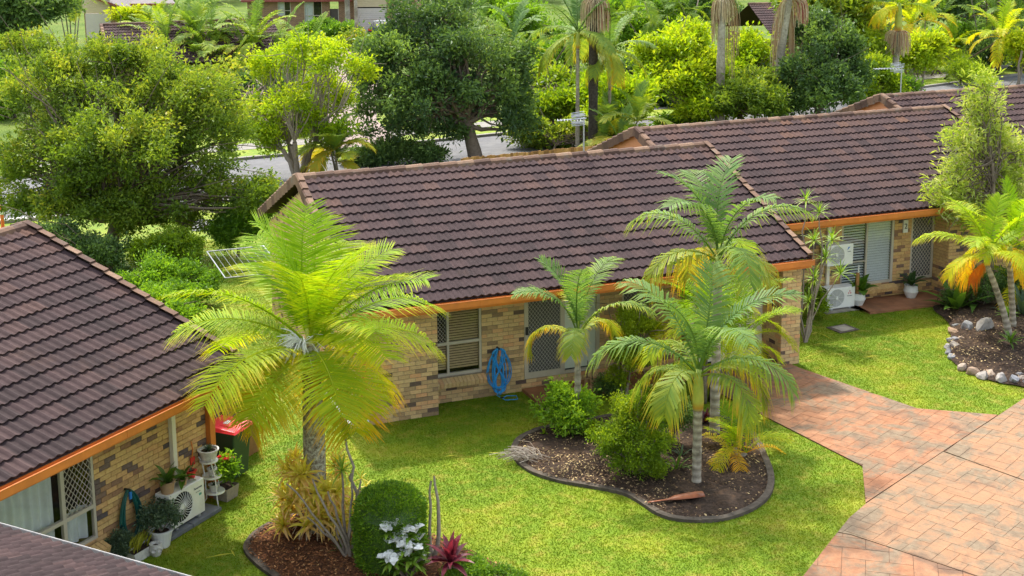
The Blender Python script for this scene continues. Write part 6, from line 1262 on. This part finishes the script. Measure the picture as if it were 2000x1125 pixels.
# strappy plants
def strap(name, label, px, leafmat_, n_, L, w_, seed, z0=.05, el=(85, 10), droop=1.2, t=(.2, .7), cat='plant', leafname='leaf', **kw):
    a = thing(name, label, cat, (*G(*px)[:2], 0)); blades_obj(leafname, a, leafmat_, (0, 0, z0), n_, L, w_, np.random.default_rng(seed), el=el, droop=droop, t=t, **kw); return a
strap('bird_of_paradise', 'broad leaved plant at the back left of the rock bed', (1868, 610), 'strap', 15, 1.05, .22, 301, el=(85, 15), droop=.9, t=(.1, .45), fold=.2)
strap('bird_of_paradise', 'second broad leaved plant behind the leaning palms', (1905, 600), 'strap', 13, 1.2, .2, 302, el=(88, 30), droop=.8, t=(.05, .3), fold=.2)
strap('agave', 'grey green agave at the right edge of the rock bed', (2000, 625), 'grey', 18, .95, .14, 303, el=(85, 10), droop=.6, t=(.2, .7))
for k, (px, py, lb) in enumerate(((1972, 690, 'small green and yellow cordyline at the foot of the leaning palms'), (1968, 640, 'cordyline with yellow leaves between the two palm trunks'))): strap('cordyline', lb, (px, py), 'strap', 22, .4, .05, 305+k, z0=.25, t=(.2, .9))
clump('cane_palm', 'yellowing cane palm at the right edge behind the palm pair', G(2020, 600), [(0, 0, .8), (-.4, .2, .6), (.2, -.2, .5)], 'palmy', 310, 1.5, 7, t0=.3, n=30, ll=.36, lw=.03)
TR('dark_bush', 'dark low shrubs at the back of the rock bed', (1945, 605), [(1910, 560, 40, 30, 0), (1960, 570, 40, 30, .3), (1990, 560, 35, 40, .3), (1870, 580, 25, 15, 0)], 'dark', trunk=(.04, .2), n=1900, lpc=7, leaf=.07, seed=82, sub=10, tint=.45, cat='shrub')
def stickplant(name, label, base, tips, seed, ros=None, mat='strap', r0=.035, cat='plant', bark='twig'):
    """branching stems whose tips carry rosettes"""
    a = thing(name, label, cat, (base[0], base[1], 0)); r = np.random.default_rng(seed); st = B(); d0 = fwd@(np.array([base[0], base[1], 0])-CAM)
    for k, (px, py, via) in enumerate(tips):
        p_ = CAM+ray(px, py)*((d0+(r.random()-.5)*.3)/FPX)-np.array([base[0], base[1], 0])
        P = limb(st, (r.normal()*.03, r.normal()*.03, 0), p_, r0*(.7+.5*r.random()), r0*.45, r, .16, 8, 7, t=.5)
        if ros: bq = B(); rosette(bq, (0, 0, 0), ros[0], ros[1], ros[2], r, el=(85, -25), droop=.9, t=(.45, .75)); bq.obj('leaf_rosette', LM[mat], a, loc=p_)
    st.obj('stems', MAT[bark], a, smooth=True); return a
stickplant('dracaena', 'multi stemmed dracaena with spiky rosettes right of the brick pier', G(1572, 668), [(1574, 392, 0), (1600, 415, 0), (1590, 470, 0), (1566, 515, 0), (1612, 505, 0), (1642, 535, 0), (1625, 470, 0), (1590, 545, 0), (1580, 590, 0)], 321, (26, .38, .035), r0=.024)
TR('leafy_shrub', 'lime shrub against the brick pier under the dracaena', (1588, 625), [(1585, 580, 18, 28, 0), (1600, 600, 14, 16, 0)], 'bright', trunk=(.02, .2), n=500, lpc=7, leaf=.07, seed=83, sub=8, tint=.6, cat='shrub')
b1 = G(682, 1098); stickplant('bare_shrub', 'leafless grey branched shrub in front of the big palm', b1, [(560, 945, 0), (600, 1010, 0), (640, 960, 0), (705, 940, 0), (690, 920, 0), (655, 1030, 0), (610, 935, 0), (720, 1000, 0)], 322, None, r0=.03, cat='shrub')
b1 = G(684, 1095); stickplant('dracaena', 'thin dracaena stem with one green tuft beside the big palm', b1, [(673, 845, 0), (668, 920, 0)], 323, (24, .34, .03))
b1 = G(842, 1100); stickplant('bare_shrub', 'bare frangipani stems right of the topiary', b1, [(842, 940, 0), (800, 960, 0), (772, 965, 0), (848, 930, 0), (815, 1015, 0)], 324, None, r0=.035, cat='shrub')
b1 = G(655, 1005); stickplant('bare_shrub', 'short bare stems with yellow leaves behind the topiary', G(706, 1020), [(705, 935, 0), (715, 950, 0)], 325, (6, .25, .03), mat='brom', r0=.02)
# bromeliads round the palm foot
bc = thing('bromeliad_clump', 'yellow bromeliads growing round the foot of the big palm', 'bromeliads', (*G(620, 1042)[:2], 0)); r = np.random.default_rng(31)
for k in range(58):
    an = r.random()*6.28; zz = .2+1.0*r.random()**1.1; rr_ = .36+.12*r.random()+(1.1-zz)*.12; bq = B(); rosette(bq, (0, 0, 0), 17, .32+.1*r.random(), .05, r, el=(75, -15), droop=1.1, t=(.45, .8), tipt=.2)
    bq.obj('rosette', LM['brom'], bc, loc=(math.cos(an)*rr_, math.sin(an)*rr_*.9, zz), rot=(-math.sin(an)*.5, math.cos(an)*.5, 0))
q = B(); 
for k in range(50): an = r.random()*6.28; l = .3+.3*r.random(); q.tube([(math.cos(an)*.22, math.sin(an)*.22, .5*r.random()+.1), (math.cos(an)*.4, math.sin(an)*.4, .3*r.random()), (math.cos(an)*(.4+.15*r.random()), math.sin(an)*.5, .02)], .008, 4, t=.3+.5*r.random())
q.obj('dry_roots', MAT['strand'], bc, kind='stuff')
# white flowering shrub, red cordyline
b1 = G(795, 1138); wf = thing('flowering_shrub', 'white flowering shrub with glossy leaves at the bottom edge', 'shrub', b1); r = np.random.default_rng(33); st = B()
for k, (px, py) in enumerate(((757, 1040), (770, 1030), (785, 1052), (800, 1048), (790, 1075), (770, 1062), (765, 1100), (815, 1105), (820, 1085), (780, 1110), (810, 1065), (800, 1095))):
    p_ = CAM+ray(px, py)*((fwd@(b1-CAM)-.1+(r.random()-.5)*.25)/FPX)-b1; limb(st, (0, 0, 0), p_, .02, .012, r, .15, 6, 6); bq = B(); rosette(bq, (0, 0, 0), 15, .24, .07, r, el=(60, -35), droop=.9, t=(.15, .6)); bq.obj('leaf_whorl', LM['strap'], wf, loc=p_)
    for q in range(14 if k < 8 else 5): fb = B(); rosette(fb, (0, 0, 0), 5, .085, .085, r, el=(35, 10), droop=.5, t=(.3, .8)); fb.obj('flower', LM['flowerw'], wf, loc=p_+np.array([r.normal()*.06, r.normal()*.06, .09+.06*r.random()]), rot=(r.normal()*.4, r.normal()*.4, r.random()*6))
st.obj('stems', MAT['bark'], wf, smooth=True)
strap('red_cordyline', 'dark red cordyline with broad glossy leaves at the bottom edge', (880, 1135), 'red', 24, .5, .1, 341, z0=.3, el=(88, 0), droop=1.0, t=(.2, .6), cat='cordyline', fold=.4)
strap('strappy_plant', 'green strappy lily at the foot of the ringed palm', (1322, 925), 'strap', 18, .42, .035, 342, t=(.2, .6))
strap('strappy_plant', 'small variegated lily with pale leaves in the kidney bed', (1330, 900), 'grey', 12, .3, .04, 343, t=(.5, .99))
strap('strappy_plant', 'tiny yellow green seedling at the left end of the kidney bed', (1062, 852), 'bright', 7, .13, .05, 344, t=(.5, .9))
strap('strappy_plant', 'dark green tuft in front of the bare shrub', (668, 1085), 'strap', 20, .32, .02, 345, t=(.05, .4))
strap('strappy_plant', 'purple black bromeliad beside the young palm trunk', (1150, 852), 'dark', 22, .3, .04, 346, t=(.05, .3))
strap('strappy_plant', 'red leafed bromeliad behind the tall palm trunk', (1378, 830), 'red', 26, .35, .05, 347, t=(.05, .4))
# fallen palm sheath and litter
sh = thing('palm_sheath', 'fallen reddish brown palm sheath at the front of the kidney bed', 'palm sheath', (*G(1330, 985)[:2], .06), -.15); b = B(); u = np.linspace(0, 1, 9); w_ = np.interp(u, [0, .35, .5, .8, 1], [.012, .02, .09, .12, .11]); V = []
for i in range(9):
    for j in range(7): an = (j/6-.5)*2.2; V.append((-.6+u[i]*1.0, math.sin(an)*w_[i], .04+(1-math.cos(an))*-w_[i]*.6+w_[i]*.5+.02*u[i]))
b.add(V, [(i*7+j, i*7+j+1, i*7+8+j, i*7+7+j) for i in range(8) for j in range(6)], t=.5); sm_ = b.obj('sheath', plain('reddish_sheath', (.3, .09, .035), .4, .4, .4, 7), sh, smooth=True); md = sm_.modifiers.new('solid', 'SOLIDIFY'); md.thickness = .01
tw = thing('twig_pile', 'pile of dry grey twigs at the left end of the kidney bed', 'twigs', (*G(1035, 905)[:2], .08)); r = np.random.default_rng(51); b = B()
for k in range(60): an = r.normal()*.5+2.2; l = .25+.3*r.random(); p_ = np.array([r.normal()*.13, r.normal()*.13, .1*r.random()]); b.tube([p_, p_+np.array([math.cos(an)*l*.5, math.sin(an)*l*.5, .03+.05*r.random()]), p_+np.array([math.cos(an+.3)*l, math.sin(an+.3)*l, .06*r.random()])], .006, 4, t=.3+.7*r.random())
b.obj('twigs', MAT['twig'], tw, kind='stuff')
b = B(); r = np.random.default_rng(52)
for (px, py) in ((1585, 690), (1600, 675), (1580, 700), (1650, 680), (1612, 660), (970, 890), (1010, 885), (880, 895), (1700, 700), (455, 1085), (430, 1090), (1575, 640), (1590, 655)):
    q = G(px, py); an = r.random()*6.28; l = .12+.15*r.random(); b.add([(q[0]-math.cos(an)*l, q[1]-math.sin(an)*l, .045), (q[0]+.015, q[1]+.015, .06), (q[0]+math.cos(an)*l, q[1]+math.sin(an)*l, .045), (q[0]-.015, q[1]-.015, .055)], [(0, 1, 2, 3)], t=.5)
tag(b.obj('leaf_litter', LM['brom']), 'few dry palm leaflets lying on the lawns', 'leaf litter', kind='stuff')

# ---------------------------------------------------------------- repeats of one kind share a group
kinds = {}
for o in scene.objects:
    if o.parent is None and 'category' in o and o.get('kind') is None: kinds.setdefault(o.name.split('.')[0], []).append(o)
PLURAL = {'brick_house': 'brick units of the court', 'far_house': 'houses beyond the road', 'street_palm': 'tall palms across the road', 'cane_palm': 'cane palm clumps', 'lime_tree': 'lime green trees', 'leaning_palm': 'palm pair in the rock bed', 'bird_of_paradise': 'broad leaved plants in the rock bed', 'air_conditioner': 'outdoor air conditioners', 'mid_bush': 'mid green bushes', 'dark_bush': 'dark bushes', 'bright_bush': 'bright bushes'}
for k, v in kinds.items():
    if len(v) > 1:
        for o in v: o['group'] = PLURAL.get(k, k.replace('_', ' ')+'s')
